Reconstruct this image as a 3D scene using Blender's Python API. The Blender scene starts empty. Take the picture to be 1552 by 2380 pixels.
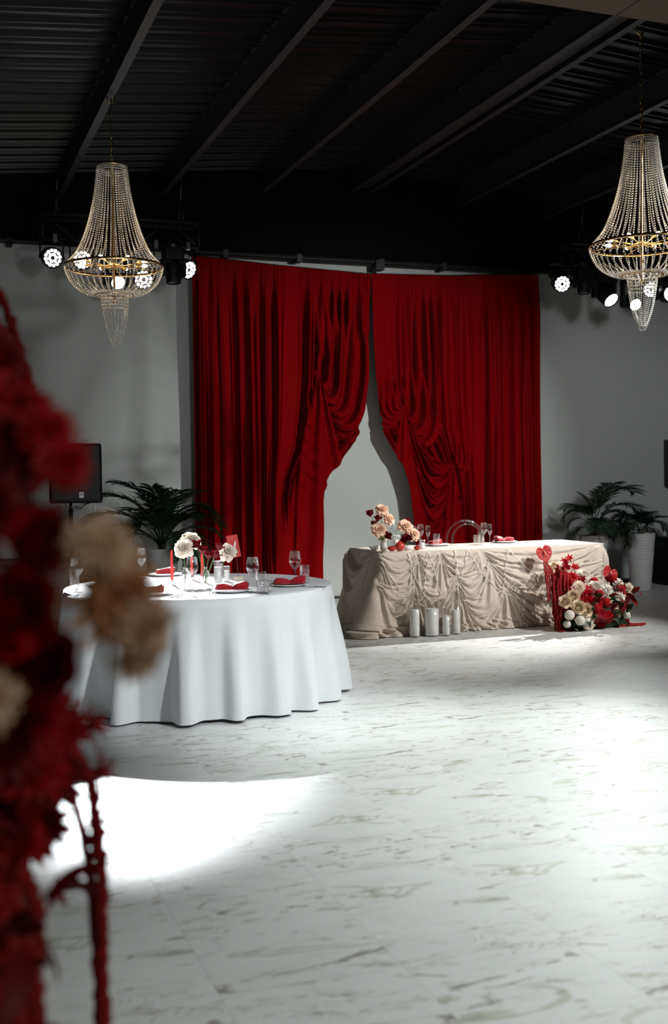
import bpy, math, random
import numpy as np
from mathutils import Vector, Matrix, Euler

random.seed(7)
rng = np.random.default_rng(7)
scene = bpy.context.scene
COL = scene.collection
PI = math.pi

# ------------------------------------------------------------------ camera
YAW, PITCH, ROLL = math.radians(20.6), math.radians(-1.863), math.radians(-0.847)
fw = Vector((math.sin(YAW) * math.cos(PITCH), math.cos(YAW) * math.cos(PITCH), math.sin(PITCH)))
rt_ = Vector((math.cos(YAW), -math.sin(YAW), 0))
up_ = rt_.cross(fw)
cr, sr = math.cos(ROLL), math.sin(ROLL)
rgt = cr * rt_ + sr * up_
upv = -sr * rt_ + cr * up_
cam_data = bpy.data.cameras.new('camera')
cam = bpy.data.objects.new('camera', cam_data)
COL.objects.link(cam)
cam.matrix_world = Matrix(((rgt.x, upv.x, -fw.x, 0), (rgt.y, upv.y, -fw.y, 0), (rgt.z, upv.z, -fw.z, 1.493), (0, 0, 0, 1)))
cam_data.sensor_fit = 'VERTICAL'
cam_data.sensor_height = 36.0
cam_data.lens = 2575.0 / 2380.0 * 36.0
cam_data.dof.use_dof = True
cam_data.dof.focus_distance = 8.6
cam_data.dof.aperture_fstop = 1.9
cam_data.clip_start = 0.05
scene.camera = cam

# ------------------------------------------------------------------ world, exposure, stage light
world = bpy.data.worlds.new('hall_ambient')
scene.world = world
world.use_nodes = True
world.node_tree.nodes['Background'].inputs[0].default_value = (0.9, 0.95, 1.0, 1)
world.node_tree.nodes['Background'].inputs[1].default_value = 0.035
vs = scene.view_settings
vs.view_transform = 'Standard'
vs.look = 'None'
vs.exposure = 0.0
vs.gamma = 1.0
vs.use_curve_mapping = False
scene.cycles.use_denoising = True
scene.cycles.max_bounces = 8
scene.cycles.transparent_max_bounces = 24
scene.cycles.sample_clamp_indirect = 6.0
scene.cycles.caustics_reflective = False
scene.cycles.caustics_refractive = False


def spot(name, loc, aim, power, deg, blend=0.5, radius=0.12, color=(1, 1, 1)):
    d = bpy.data.lights.new(name, 'SPOT')
    d.energy = power
    d.spot_size = math.radians(deg)
    d.spot_blend = blend
    d.shadow_soft_size = radius
    d.color = color
    o = bpy.data.objects.new(name, d)
    COL.objects.link(o)
    o.location = loc
    o.rotation_euler = (Vector(aim) - Vector(loc)).to_track_quat('-Z', 'Y').to_euler()
    return o


COOL = (0.93, 0.97, 1.0)
GREENISH = (0.95, 1.0, 0.965)
# unseen spots for front light and floor pools, with some fill added
spot('key_spot', (8.3, 4.6, 4.1), (5.2, 9.5, 0.28), 1450, 32, 0.7, 0.06, (1.0, 0.97, 0.93))
spot('curtain_spot', (6.7, 4.4, 4.1), (4.9, 12.6, 1.5), 1900, 46, 0.9, 0.06, GREENISH)
spot('left_wall_spot', (2.4, 0.9, 2.7), (1.5, 12.6, 2.0), 520, 34, 0.9, 0.20, COOL)  # added lamp without a fixture, set low to hide the truss lamp shadows
spot('right_wall_spot', (6.2, 2.6, 3.6), (8.9, 12.4, 1.6), 780, 34, 0.9, 0.45, COOL)
spot('round_table_spot', (4.2, 1.6, 4.1), (1.9, 7.2, 0.4), 1150, 28, 0.8, 0.10, COOL)
spot('column_spot', (1.9, -0.9, 3.2), (0.15, 1.6, 1.2), 110, 40, 0.8, 0.10, (1.0, 0.95, 0.9))  # added fill lamp to brighten the flower column near the camera
spot('floor_pool_near', (3.6, 1.0, 4.2), (2.3, 2.5, 0), 760, 56, 1.0, 0.15, GREENISH)
spot('floor_wash', (3.7, 6.4, 4.15), (3.0, 5.2, 0), 920, 56, 1.0, 0.25, GREENISH)
# beams of the stage lamps on the two trusses
spot('beam_round_table', (1.97, 11.36, 3.40), (1.22, 6.85, 0.3), 5200, 20, 0.55, 0.05, COOL)
spot('beam_head_table', (8.22, 11.30, 3.46), (5.3, 9.85, 0.75), 1900, 40, 0.7, 0.05, (1, 0.99, 0.96))
spot('beam_floor_centre', (7.95, 11.22, 3.50), (3.6, 5.9, 0), 420, 30, 1.0, 0.25, GREENISH)

# ------------------------------------------------------------------ materials
def nt(m):
    return m.node_tree.nodes, m.node_tree.links


def mat(name, base, rough=0.6, metal=0.0, spec=0.5, var=0.0, vscale=20.0, bump=0.0, bscale=200.0, sheen=0.0, emit=None, estr=0.0, trans=0.0, coat=0.0):
    m = bpy.data.materials.new(name)
    m.use_nodes = True
    N, Lk = nt(m)
    p = N['Principled BSDF']
    p.inputs['Base Color'].default_value = (*base, 1)
    p.inputs['Roughness'].default_value = rough
    p.inputs['Metallic'].default_value = metal
    p.inputs['Specular IOR Level'].default_value = spec
    p.inputs['Sheen Weight'].default_value = sheen
    p.inputs['Coat Weight'].default_value = coat
    if emit:
        p.inputs['Emission Color'].default_value = (*emit, 1)
        p.inputs['Emission Strength'].default_value = estr
    tc = N.new('ShaderNodeTexCoord')
    if var > 0:
        n = N.new('ShaderNodeTexNoise')
        n.inputs['Scale'].default_value = vscale
        n.inputs['Detail'].default_value = 4
        Lk.new(tc.outputs['Object'], n.inputs['Vector'])
        mx = N.new('ShaderNodeMix')
        mx.data_type = 'RGBA'
        mx.inputs[6].default_value = (*[c * (1 - var) for c in base], 1)
        mx.inputs[7].default_value = (*[min(1, c * (1 + var)) for c in base], 1)
        Lk.new(n.outputs['Fac'], mx.inputs[0])
        Lk.new(mx.outputs[2], p.inputs['Base Color'])
    if bump > 0:
        n2 = N.new('ShaderNodeTexNoise')
        n2.inputs['Scale'].default_value = bscale
        n2.inputs['Detail'].default_value = 3
        Lk.new(tc.outputs['Object'], n2.inputs['Vector'])
        b = N.new('ShaderNodeBump')
        b.inputs['Strength'].default_value = bump
        b.inputs['Distance'].default_value = 0.01
        Lk.new(n2.outputs['Fac'], b.inputs['Height'])
        Lk.new(b.outputs['Normal'], p.inputs['Normal'])
    return m


def translucent_mat(name, base, weight=0.35, var=0.12, vscale=8.0, rough=0.55):
    m = mat(name, base, rough, var=var, vscale=vscale, spec=0.25)
    N, Lk = nt(m)
    p = N['Principled BSDF']
    t = N.new('ShaderNodeBsdfTranslucent')
    t.inputs['Color'].default_value = (*base, 1)
    mx = N.new('ShaderNodeMixShader')
    mx.inputs[0].default_value = weight
    Lk.new(p.outputs[0], mx.inputs[1])
    Lk.new(t.outputs[0], mx.inputs[2])
    Lk.new(mx.outputs[0], N['Material Output'].inputs['Surface'])
    return m


def glass_mat(name, tint=(1, 1, 1), edge=0.55, base=0.06, rough=0.02, clear=0.97):
    m = bpy.data.materials.new(name)
    m.use_nodes = True
    N, Lk = nt(m)
    N.remove(N['Principled BSDF'])
    tr = N.new('ShaderNodeBsdfTransparent')
    tr.inputs['Color'].default_value = (tint[0] * clear, tint[1] * clear, tint[2] * clear, 1)
    gl = N.new('ShaderNodeBsdfGlossy')
    gl.inputs['Color'].default_value = (1, 1, 1, 1)
    gl.inputs['Roughness'].default_value = rough
    lw = N.new('ShaderNodeLayerWeight')
    lw.inputs['Blend'].default_value = 0.35
    mr = N.new('ShaderNodeMapRange')
    mr.inputs['To Min'].default_value = base
    mr.inputs['To Max'].default_value = edge
    Lk.new(lw.outputs['Facing'], mr.inputs['Value'])
    mx = N.new('ShaderNodeMixShader')
    Lk.new(mr.outputs[0], mx.inputs[0])
    Lk.new(tr.outputs[0], mx.inputs[1])
    Lk.new(gl.outputs[0], mx.inputs[2])
    Lk.new(mx.outputs[0], N['Material Output'].inputs['Surface'])
    return m


def emit_mat(name, color, strength):
    m = bpy.data.materials.new(name)
    m.use_nodes = True
    N, Lk = nt(m)
    N.remove(N['Principled BSDF'])
    e = N.new('ShaderNodeEmission')
    e.inputs['Color'].default_value = (*color, 1)
    e.inputs['Strength'].default_value = strength
    Lk.new(e.outputs[0], N['Material Output'].inputs['Surface'])
    return m


def crystal_mat(name):
    m = mat(name, (0.78, 0.76, 0.74), 0.12, spec=1.0)
    N, Lk = nt(m)
    p = N['Principled BSDF']
    g = N.new('ShaderNodeBsdfGlossy')
    g.inputs['Color'].default_value = (1, 0.97, 0.92, 1)
    g.inputs['Roughness'].default_value = 0.12
    mx = N.new('ShaderNodeMixShader')
    mx.inputs[0].default_value = 0.45
    Lk.new(p.outputs[0], mx.inputs[1])
    Lk.new(g.outputs[0], mx.inputs[2])
    t = N.new('ShaderNodeBsdfTransparent')
    mx2 = N.new('ShaderNodeMixShader')
    mx2.inputs[0].default_value = 0.25
    Lk.new(mx.outputs[0], mx2.inputs[1])
    Lk.new(t.outputs[0], mx2.inputs[2])
    Lk.new(mx2.outputs[0], N['Material Output'].inputs['Surface'])
    return m


def marble_mat():
    m = bpy.data.materials.new('marble_tile')
    m.use_nodes = True
    N, Lk = nt(m)
    p = N['Principled BSDF']
    p.inputs['Roughness'].default_value = 0.42
    p.inputs['Specular IOR Level'].default_value = 0.45
    tc = N.new('ShaderNodeTexCoord')
    oi = N.new('ShaderNodeObjectInfo')
    pick = N.new('ShaderNodeMath'); pick.operation = 'MULTIPLY'; pick.inputs[1].default_value = 4.0
    Lk.new(oi.outputs['Random'], pick.inputs[0])
    fl = N.new('ShaderNodeMath'); fl.operation = 'FLOOR'
    Lk.new(pick.outputs[0], fl.inputs[0])
    sc = N.new('ShaderNodeMath'); sc.operation = 'MULTIPLY'; sc.inputs[1].default_value = 7.31
    Lk.new(fl.outputs[0], sc.inputs[0])
    add = N.new('ShaderNodeVectorMath'); add.operation = 'ADD'
    Lk.new(tc.outputs['Object'], add.inputs[0])
    cmb = N.new('ShaderNodeCombineXYZ')
    Lk.new(sc.outputs[0], cmb.inputs[0]); Lk.new(sc.outputs[0], cmb.inputs[1])
    Lk.new(cmb.outputs[0], add.inputs[1])

    def noise(scale, detail, rough, dist, rot, stretch, off=0.0):
        mp = N.new('ShaderNodeMapping')
        mp.inputs['Rotation'].default_value = (0, 0, rot)
        mp.inputs['Scale'].default_value = stretch
        mp.inputs['Location'].default_value = (off, off * 1.7, 0)
        Lk.new(add.outputs[0], mp.inputs['Vector'])
        n = N.new('ShaderNodeTexNoise')
        n.inputs['Scale'].default_value = scale
        n.inputs['Detail'].default_value = detail
        n.inputs['Roughness'].default_value = rough
        n.inputs['Distortion'].default_value = dist
        Lk.new(mp.outputs[0], n.inputs['Vector'])
        return n.outputs['Fac']

    def ramp(src, stops):
        r = N.new('ShaderNodeValToRGB')
        e = r.color_ramp.elements
        e[0].position, e[0].color = stops[0][0], (*stops[0][1], 1)
        e[1].position, e[1].color = stops[1][0], (*stops[1][1], 1)
        for pos, c in stops[2:]:
            x = e.new(pos); x.color = (*c, 1)
        Lk.new(src, r.inputs[0])
        return r.outputs['Color']

    def mulc(a, b):
        mx = N.new('ShaderNodeMix'); mx.data_type = 'RGBA'; mx.blend_type = 'MULTIPLY'
        mx.inputs[0].default_value = 1.0
        Lk.new(a, mx.inputs[6]); Lk.new(b, mx.inputs[7])
        return mx.outputs[2]
    W1 = (1, 1, 1)
    base = ramp(noise(2.2, 4, 0.6, 0.6, 0.4, (1, 1.6, 1)), [(0.3, (0.66, 0.685, 0.675)), (0.7, (0.735, 0.75, 0.745))])
    # thin veins: where a distorted noise crosses its middle
    v1 = ramp(noise(2.6, 5, 0.62, 1.6, 0.35, (0.75, 2.3, 1), 3.1), [(0.487, W1), (0.5, (0.50, 0.45, 0.40)), (0.513, W1)])
    gate1 = noise(2.0, 2, 0.5, 0.3, 0.2, (1, 1, 1), 9.0)
    # broken brownish smudges
    v2 = ramp(noise(3.4, 6, 0.68, 1.9, 0.5, (0.7, 2.4, 1), 5.7), [(0.60, W1), (0.635, (0.50, 0.45, 0.41)), (0.70, (0.36, 0.32, 0.29))])
    v3 = ramp(noise(2.1, 5, 0.65, 2.2, -0.25, (0.8, 2.8, 1), 12.3), [(0.56, W1), (0.62, (0.78, 0.80, 0.71)), (0.70, (0.55, 0.53, 0.47))])
    g = N.new('ShaderNodeMix'); g.data_type = 'RGBA'
    g.inputs[6].default_value = (1, 1, 1, 1)
    rg = N.new('ShaderNodeMapRange'); rg.inputs['From Min'].default_value = 0.45; rg.inputs['From Max'].default_value = 0.6
    Lk.new(gate1, rg.inputs['Value']); Lk.new(rg.outputs[0], g.inputs[0]); Lk.new(v1, g.inputs[7])
    c = mulc(mulc(mulc(base, g.outputs[2]), v2), v3)
    Lk.new(c, p.inputs['Base Color'])
    return m


M = {}
M['marble'] = marble_mat()
M['grout'] = mat('floor_joint', (0.58, 0.58, 0.57), 0.8, var=0.1)
M['wall'] = mat('grey_plaster', (0.46, 0.475, 0.455), 0.85, var=0.03, vscale=3, bump=0.05, bscale=60)
M['blackwall'] = mat('black_paint', (0.0022, 0.0022, 0.0022), 0.9, spec=0.1, var=0.2)
M['roof'] = mat('dark_roof_sheet', (0.0035, 0.0035, 0.0042), 0.36, spec=0.3, var=0.25, vscale=1.5)
M['beam'] = mat('dark_steel_beam', (0.020, 0.020, 0.023), 0.5, var=0.15, vscale=3)
M['soffit'] = mat('brown_board', (0.10, 0.072, 0.05), 0.8, var=0.18, vscale=2)
M['curtain'] = mat('red_velvet', (0.165, 0.0004, 0.0012), 0.85, spec=0.04, var=0.10, vscale=14, sheen=0.0, bump=0.08, bscale=400)
M['beige'] = mat('beige_cloth', (0.56, 0.485, 0.415), 0.8, spec=0.15, var=0.05, vscale=30, bump=0.12, bscale=500, sheen=0.15)
M['whitecloth'] = mat('white_tablecloth', (0.80, 0.82, 0.83), 0.7, spec=0.2, var=0.02, vscale=20, bump=0.1, bscale=600, sheen=0.1)
M['glass'] = glass_mat('clear_glass', edge=0.6, base=0.04, clear=0.985)
M['candle_glass'] = glass_mat('thin_clear_glass', edge=0.8, base=0.05, rough=0.08)
M['candle_rim'] = glass_mat('glass_rim', edge=0.9, base=0.35, rough=0.25)
M['crystal_glass'] = glass_mat('cut_crystal_glass', edge=0.55, base=0.10, rough=0.16, clear=0.985)
M['acrylic'] = glass_mat('clear_acrylic', edge=0.6, base=0.05, rough=0.03, clear=0.94)
M['wax'] = mat('white_wax', (0.92, 0.92, 0.89), 0.55, var=0.03, vscale=300)
M['porcelain'] = mat('white_porcelain', (0.82, 0.83, 0.84), 0.15, spec=0.5, var=0.01)
M['steel'] = mat('polished_steel', (0.55, 0.55, 0.57), 0.2, metal=1.0, var=0.05)
M['napkin'] = mat('red_satin_napkin', (0.36, 0.003, 0.012), 0.42, spec=0.35, var=0.08, vscale=25, sheen=0.2)
M['redwax'] = mat('red_candle_wax', (0.75, 0.035, 0.03), 0.4, var=0.05)
M['card'] = mat('coral_red_card', (0.52, 0.045, 0.038), 0.7, var=0.04, vscale=40)
M['cardink'] = mat('white_ink', (0.85, 0.85, 0.85), 0.7, var=0.02)
M['cardbase'] = mat('pale_wood', (0.62, 0.55, 0.42), 0.6, var=0.1, vscale=60)
M['wire'] = mat('copper_wire', (0.35, 0.22, 0.12), 0.35, metal=1.0, var=0.1)
M['gold'] = mat('gold_metal', (0.80, 0.50, 0.20), 0.25, metal=1.0, var=0.08)
M['crystal'] = crystal_mat('crystal_bead')
M['bulb'] = emit_mat('warm_bulb_glow', (1.0, 0.72, 0.38), 26)
M['led'] = emit_mat('white_led_glow', (0.96, 0.98, 1.0), 9)
M['lens'] = emit_mat('white_lens_glow', (0.97, 0.98, 1.0), 14)
M['lensoff'] = mat('dark_lens', (0.05, 0.05, 0.055), 0.15, var=0.1)
M['black'] = mat('black_plastic', (0.005, 0.005, 0.0055), 0.5, spec=0.2, var=0.2)
M['blackmetal'] = mat('black_metal', (0.008, 0.008, 0.008), 0.5, spec=0.25, var=0.2)
M['alu'] = mat('dull_aluminium', (0.10, 0.10, 0.105), 0.45, metal=0.8, var=0.1)
M['badge'] = mat('white_badge', (0.75, 0.75, 0.75), 0.5, var=0.02)
M['wood'] = mat('dark_brown_wood', (0.09, 0.045, 0.028), 0.5, var=0.25, vscale=12)
M['planter'] = mat('white_ribbed_planter', (0.60, 0.59, 0.585), 0.6, var=0.03)
M['soil'] = mat('dark_soil', (0.03, 0.022, 0.016), 0.95, var=0.4, vscale=60, bump=0.5, bscale=90)
M['palm'] = translucent_mat('palm_leaf_green', (0.011, 0.034, 0.014), 0.25, var=0.35)
M['palmdry'] = translucent_mat('palm_leaf_dry', (0.10, 0.065, 0.03), 0.25, var=0.3)
M['stalk'] = mat('palm_stalk', (0.07, 0.085, 0.03), 0.6, var=0.3)
M['trunk'] = mat('palm_trunk_fibre', (0.085, 0.05, 0.035), 0.9, var=0.35, vscale=60)
M['green'] = mat('flower_stem_green', (0.07, 0.16, 0.035), 0.55, var=0.2)
M['leafg'] = translucent_mat('dark_leaf_green', (0.02, 0.045, 0.02), 0.2, var=0.3)
M['f_white'] = translucent_mat('cream_petal', (0.82, 0.74, 0.64), 0.3, var=0.06)
M['f_peach'] = translucent_mat('peach_petal', (0.84, 0.60, 0.46), 0.3, var=0.10)
M['f_rose'] = translucent_mat('pale_peach_rose', (0.94, 0.80, 0.62), 0.12, var=0.06)
M['f_mum'] = translucent_mat('white_mum_petal', (0.88, 0.84, 0.76), 0.12, var=0.05)
M['f_mump'] = translucent_mat('blush_mum_petal', (0.88, 0.77, 0.64), 0.12, var=0.06)
M['f_red'] = translucent_mat('bright_red_petal', (0.46, 0.004, 0.008), 0.3, var=0.2)
M['f_dark'] = translucent_mat('dark_red_petal', (0.16, 0.0025, 0.006), 0.2, var=0.25)
M['f_crimson'] = translucent_mat('crimson_petal', (0.34, 0.002, 0.012), 0.3, var=0.2)
M['anth'] = mat('glossy_anthurium_red', (0.36, 0.010, 0.008), 0.5, spec=0.3, var=0.25, vscale=5)
M['spadix'] = mat('pink_spadix', (0.75, 0.33, 0.25), 0.5, var=0.1)
M['amaranth'] = mat('red_amaranth', (0.36, 0.003, 0.006), 0.85, var=0.3, vscale=120, bump=0.8, bscale=260)
M['f_tan'] = translucent_mat('apricot_petal', (0.74, 0.40, 0.17), 0.45, var=0.25, vscale=3)
M['f_tanl'] = translucent_mat('pale_apricot_petal', (0.84, 0.63, 0.42), 0.45, var=0.2, vscale=3)
M['pom'] = mat('pomegranate_skin', (0.52, 0.045, 0.03), 0.35, var=0.25, vscale=20)
M['pomflesh'] = mat('pomegranate_seeds', (0.20, 0.005, 0.012), 0.15, var=0.5, vscale=90, bump=0.6, bscale=120)
M['pompith'] = mat('pomegranate_pith', (0.72, 0.58, 0.40), 0.7, var=0.2, vscale=60)
M['pearl'] = mat('white_pearl', (0.90, 0.87, 0.81), 0.25, var=0.03, coat=0.3)
M['cable'] = mat('black_cable', (0.008, 0.008, 0.008), 0.6, var=0.2)
M['frame'] = mat('dark_frame', (0.022, 0.017, 0.015), 0.5, var=0.2)


# ------------------------------------------------------------------ mesh helpers
class MB:
    def __init__(self):
        self.v, self.f, self.n = [], [], 0

    def add(self, verts, faces):
        verts = np.asarray(verts, float)
        self.v.append(verts)
        b = self.n
        self.f.extend([tuple(int(i) + b for i in f) for f in faces])
        self.n += len(verts)
        return self

    def box(self, lo, hi):
        x0, y0, z0 = lo
        x1, y1, z1 = hi
        v = [(x0, y0, z0), (x1, y0, z0), (x1, y1, z0), (x0, y1, z0), (x0, y0, z1), (x1, y0, z1), (x1, y1, z1), (x0, y1, z1)]
        return self.add(v, [(0, 3, 2, 1), (4, 5, 6, 7), (0, 1, 5, 4), (1, 2, 6, 5), (2, 3, 7, 6), (3, 0, 4, 7)])

    def bevbox(self, lo, hi, b):
        """box whose vertical edges and rims are chamfered"""
        x0, y0, z0 = lo
        x1, y1, z1 = hi

        def ring(z, i):
            return [(x0 + b + i, y0 + i, z), (x1 - b - i, y0 + i, z), (x1 - i, y0 + b + i, z), (x1 - i, y1 - b - i, z),
                    (x1 - b - i, y1 - i, z), (x0 + b + i, y1 - i, z), (x0 + i, y1 - b - i, z), (x0 + i, y0 + b + i, z)]
        v = ring(z0, b * .6) + ring(z0 + b, 0) + ring(z1 - b, 0) + ring(z1, b * .6)
        f = [tuple(range(7, -1, -1)), tuple(range(24, 32))]
        for k in range(3):
            for i in range(8):
                j = (i + 1) % 8
                f.append((k * 8 + i, k * 8 + j, k * 8 + 8 + j, k * 8 + 8 + i))
        return self.add(v, f)

    def grid(self, P, close_u=False):
        """P: array (nv, nu, 3)"""
        nv, nu = P.shape[:2]
        f = []
        m = nu if close_u else nu - 1
        for j in range(nv - 1):
            for i in range(m):
                i2 = (i + 1) % nu
                f.append((j * nu + i, j * nu + i2, (j + 1) * nu + i2, (j + 1) * nu + i))
        return self.add(P.reshape(-1, 3), f)

    def lathe(self, prof, n=24, c=(0, 0, 0), axis=None, cap=True):
        prof = [(max(r, 1e-5), z) for r, z in prof]
        a = np.arange(n) * 2 * PI / n
        P = np.array([[(r * math.cos(t), r * math.sin(t), z) for t in a] for r, z in prof])
        if axis is not None:
            q = Vector(axis).to_track_quat('Z', 'Y').to_matrix()
            P = P @ np.array(q).T
        P = P + np.array(c)
        b = self.n
        self.grid(P, True)
        if cap:
            k = len(prof) - 1
            if prof[0][0] > 1e-4:
                self.f.append(tuple(b + i for i in range(n - 1, -1, -1)))
            if prof[-1][0] > 1e-4:
                self.f.append(tuple(b + k * n + i for i in range(n)))
        return self

    def tube(self, pts, r, n=8, cap=True, closed=False):
        pts = np.asarray(pts, float)
        k = len(pts)
        rr = np.broadcast_to(np.asarray(r, float), (k,))
        if closed:
            tan = np.roll(pts, -1, 0) - np.roll(pts, 1, 0)
        else:
            tan = np.gradient(pts, axis=0)
        tan /= np.linalg.norm(tan, axis=1)[:, None] + 1e-12
        up = np.array([0, 0, 1.0])
        if abs(tan[0] @ up) > .9:
            up = np.array([1.0, 0, 0])
        rings = []
        nrm = np.cross(tan[0], up)
        nrm /= np.linalg.norm(nrm)
        for i in range(k):
            nrm = nrm - tan[i] * (nrm @ tan[i])
            nrm /= np.linalg.norm(nrm) + 1e-12
            bi = np.cross(tan[i], nrm)
            a = np.arange(n) * 2 * PI / n
            rings.append(pts[i] + rr[i] * (np.cos(a)[:, None] * nrm + np.sin(a)[:, None] * bi))
        P = np.array(rings)
        b = self.n
        if closed:
            P = np.concatenate([P, P[:1]])
        self.grid(P, True)
        if cap and not closed:
            self.f.append(tuple(b + i for i in range(n - 1, -1, -1)))
            self.f.append(tuple(b + (k - 1) * n + i for i in range(n)))
        return self

    def ball(self, c, r, nu=8, nv=5, s=(1, 1, 1)):
        prof = [(math.sin(PI * j / nv) * r, -math.cos(PI * j / nv) * r) for j in range(nv + 1)]
        prof[0] = (1e-5, -r); prof[-1] = (1e-5, r)
        a = np.arange(nu) * 2 * PI / nu
        P = np.array([[(q * math.cos(t) * s[0], q * math.sin(t) * s[1], z * s[2]) for t in a] for q, z in prof]) + np.array(c)
        return self.grid(P, True)

    def bead(self, c, r):
        v = np.array([(1, 0, 0), (-1, 0, 0), (0, 1, 0), (0, -1, 0), (0, 0, 1), (0, 0, -1),
                      (.58, .58, .58), (.58, .58, -.58), (.58, -.58, .58), (.58, -.58, -.58), (-.58, .58, .58), (-.58, .58, -.58), (-.58, -.58, .58), (-.58, -.58, -.58)]) * r + np.array(c)
        f = [(0, 6, 4, 8), (0, 9, 5, 7), (0, 7, 2, 6), (0, 8, 3, 9), (1, 12, 4, 10), (1, 11, 5, 13), (1, 10, 2, 11), (1, 13, 3, 12), (2, 10, 4, 6), (2, 7, 5, 11), (3, 8, 4, 12), (3, 13, 5, 9)]
        return self.add(v, f)

    def mesh(self, name, material, smooth=True):
        me = bpy.data.meshes.new(name)
        V = np.concatenate(self.v) if self.v else np.zeros((0, 3))
        me.from_pydata(V.tolist(), [], self.f)
        if material:
            me.materials.append(M[material] if isinstance(material, str) else material)
        if smooth:
            me.polygons.foreach_set('use_smooth', [True] * len(me.polygons))
        me.update()
        return me

    def obj(self, name, material, parent=None, smooth=True, loc=None):
        return link(name, self.mesh(name, material, smooth), parent, loc)


def link(name, me, parent=None, loc=None, rot=None, scale=None):
    o = bpy.data.objects.new(name, me)
    COL.objects.link(o)
    if parent is not None:
        o.parent = parent
    if loc is not None:
        o.location = loc
    if rot is not None:
        o.rotation_euler = rot
    if scale is not None:
        o.scale = (scale,) * 3 if not hasattr(scale, '__len__') else scale
    return o


def tag(o, label, cat, group=None):
    o['label'] = label
    o['category'] = cat
    if group:
        o['group'] = group
    return o


def thing(name, label, cat, loc=(0, 0, 0), rz=0.0, group=None):
    o = link(name, None, None, loc, (0, 0, rz))
    o.empty_display_size = 0.05
    return tag(o, label, cat, group)


def struct(o, label, cat='structure'):
    o['kind'] = 'structure'
    o['label'] = label
    o['category'] = cat
    return o


def face_rot(d, spin=0.0):
    q = Vector(d).to_track_quat('Z', 'Y').to_matrix().to_4x4() @ Matrix.Rotation(spin, 4, 'Z')
    return q.to_euler()


def catmull(pts, n=10):
    P = np.asarray(pts, float)
    Q = np.vstack([2 * P[0] - P[1], P, 2 * P[-1] - P[-2]])
    out = []
    for i in range(1, len(Q) - 2):
        for t in np.arange(n) / n:
            a, b, c, d = Q[i - 1], Q[i], Q[i + 1], Q[i + 2]
            out.append(.5 * (2 * b + (c - a) * t + (2 * a - 5 * b + 4 * c - d) * t * t + (3 * b - a - 3 * c + d) * t ** 3))
    out.append(P[-1])
    return np.array(out)


def sstep(a, b, x):
    t = np.clip((x - a) / (b - a), 0, 1)
    return t * t * (3 - 2 * t)


def resample(pts, step):
    pts = np.asarray(pts, float)
    d = np.r_[0, np.cumsum(np.linalg.norm(np.diff(pts, axis=0), axis=1))]
    s = np.arange(0, d[-1], step)
    return np.stack([np.interp(s, d, pts[:, k]) for k in range(pts.shape[1])], 1)

# ------------------------------------------------------------------ the hall
floor = struct(MB().box((-3, -1, -0.12), (13, 13.0, -0.006)).obj('floor', 'grout', smooth=False), 'pale marble tiled hall floor with brownish veins', 'floor')
TW, TL = 0.5667, 1.13
tm = MB().bevbox((0.0003, 0.0003, -0.005), (TW - 0.0003, TL - 0.0003, 0.0), 0.0003).mesh('tile', 'marble', smooth=False)
for i in range(-3, 16):
    for j in range(-2, 9):
        x0, y0 = 0.78 + i * TW, 2.90 + j * TL
        cx, cy = x0 + TW / 2, y0 + TL / 2
        # only where the camera, or one a step to its side, could see the floor
        if cx < -0.15 * cy - 0.9 or cx > 0.85 * cy + 1.9 or y0 + TL > 12.8 or cx > 10.2:
            continue
        o = link('tile', tm, floor, (x0, y0, 0))
        if (i * 7 + j * 3) % 5 == 0:
            o.rotation_euler = (0, 0, PI); o.location = (x0 + TW, y0 + TL, 0)

wb = struct(MB().box((-3, 12.66, -0.1), (13, 12.95, 4.10)).obj('wall_back', 'wall', smooth=False), 'plain grey plaster wall behind the red curtains', 'wall')
ub = struct(MB().box((-3, 12.56, 4.10), (13, 12.95, 5.4)).obj('trim_1', 'blackwall', smooth=False), 'black upper band above the grey wall', 'trim')
bar = MB()
bar.tube([(-2.5, 12.50, 4.085), (12.5, 12.50, 4.085)], 0.03, 10)
for x in (3.4, 4.3, 5.35, 6.2, 7.0, 7.8, 1.0):
    bar.box((x - .03, 12.46, 4.03), (x + .03, 12.6, 4.12))
bar.box((5.27, 12.44, 3.985), (5.38, 12.58, 4.1))
struct(bar.obj('trim_2', 'blackmetal', smooth=False), 'black pipe running along the top of the grey wall', 'trim')


def roof_z(x):
    return np.where(x < 5.16, 4.6 + 0.0963 * (x - 1.55), 4.948 - 0.0612 * (x - 5.16))


deck = MB()
xs = np.array([-3, 5.16, 13.0])
P = np.array([[(x, y, float(roof_z(x)) + 0.42) for x in xs] for y in (-1, 13)])
deck.grid(P)
ceiling = struct(deck.obj('ceiling', 'roof', smooth=False), 'black pitched metal roof with ribbed sheets', 'ceiling')
BEAMS = [-0.82, 0.37, 1.55, 2.70, 3.885, 5.04, 5.28, 6.50, 7.70, 8.9, 10.1]
pitch = 0.28
prof = []
y = -1.0
while y < 12.55:
    prof += [(y, .0), (y + .10, .0), (y + .115, -.028), (y + .135, -.028), (y + .15, .0), (y + .19, .0), (y + .205, -.028), (y + .225, -.028), (y + .24, .0)]
    y += pitch
for a, b in zip(BEAMS[:-1], BEAMS[1:]):
    if b - a < .3:
        continue
    P = np.array([[(x, yy, float(roof_z(np.array(x))) + 0.30 + dz) for yy, dz in prof] for x in (a, b)])
    sh = MB().grid(P).obj('roof_sheet', 'roof', ceiling, smooth=False)
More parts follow.
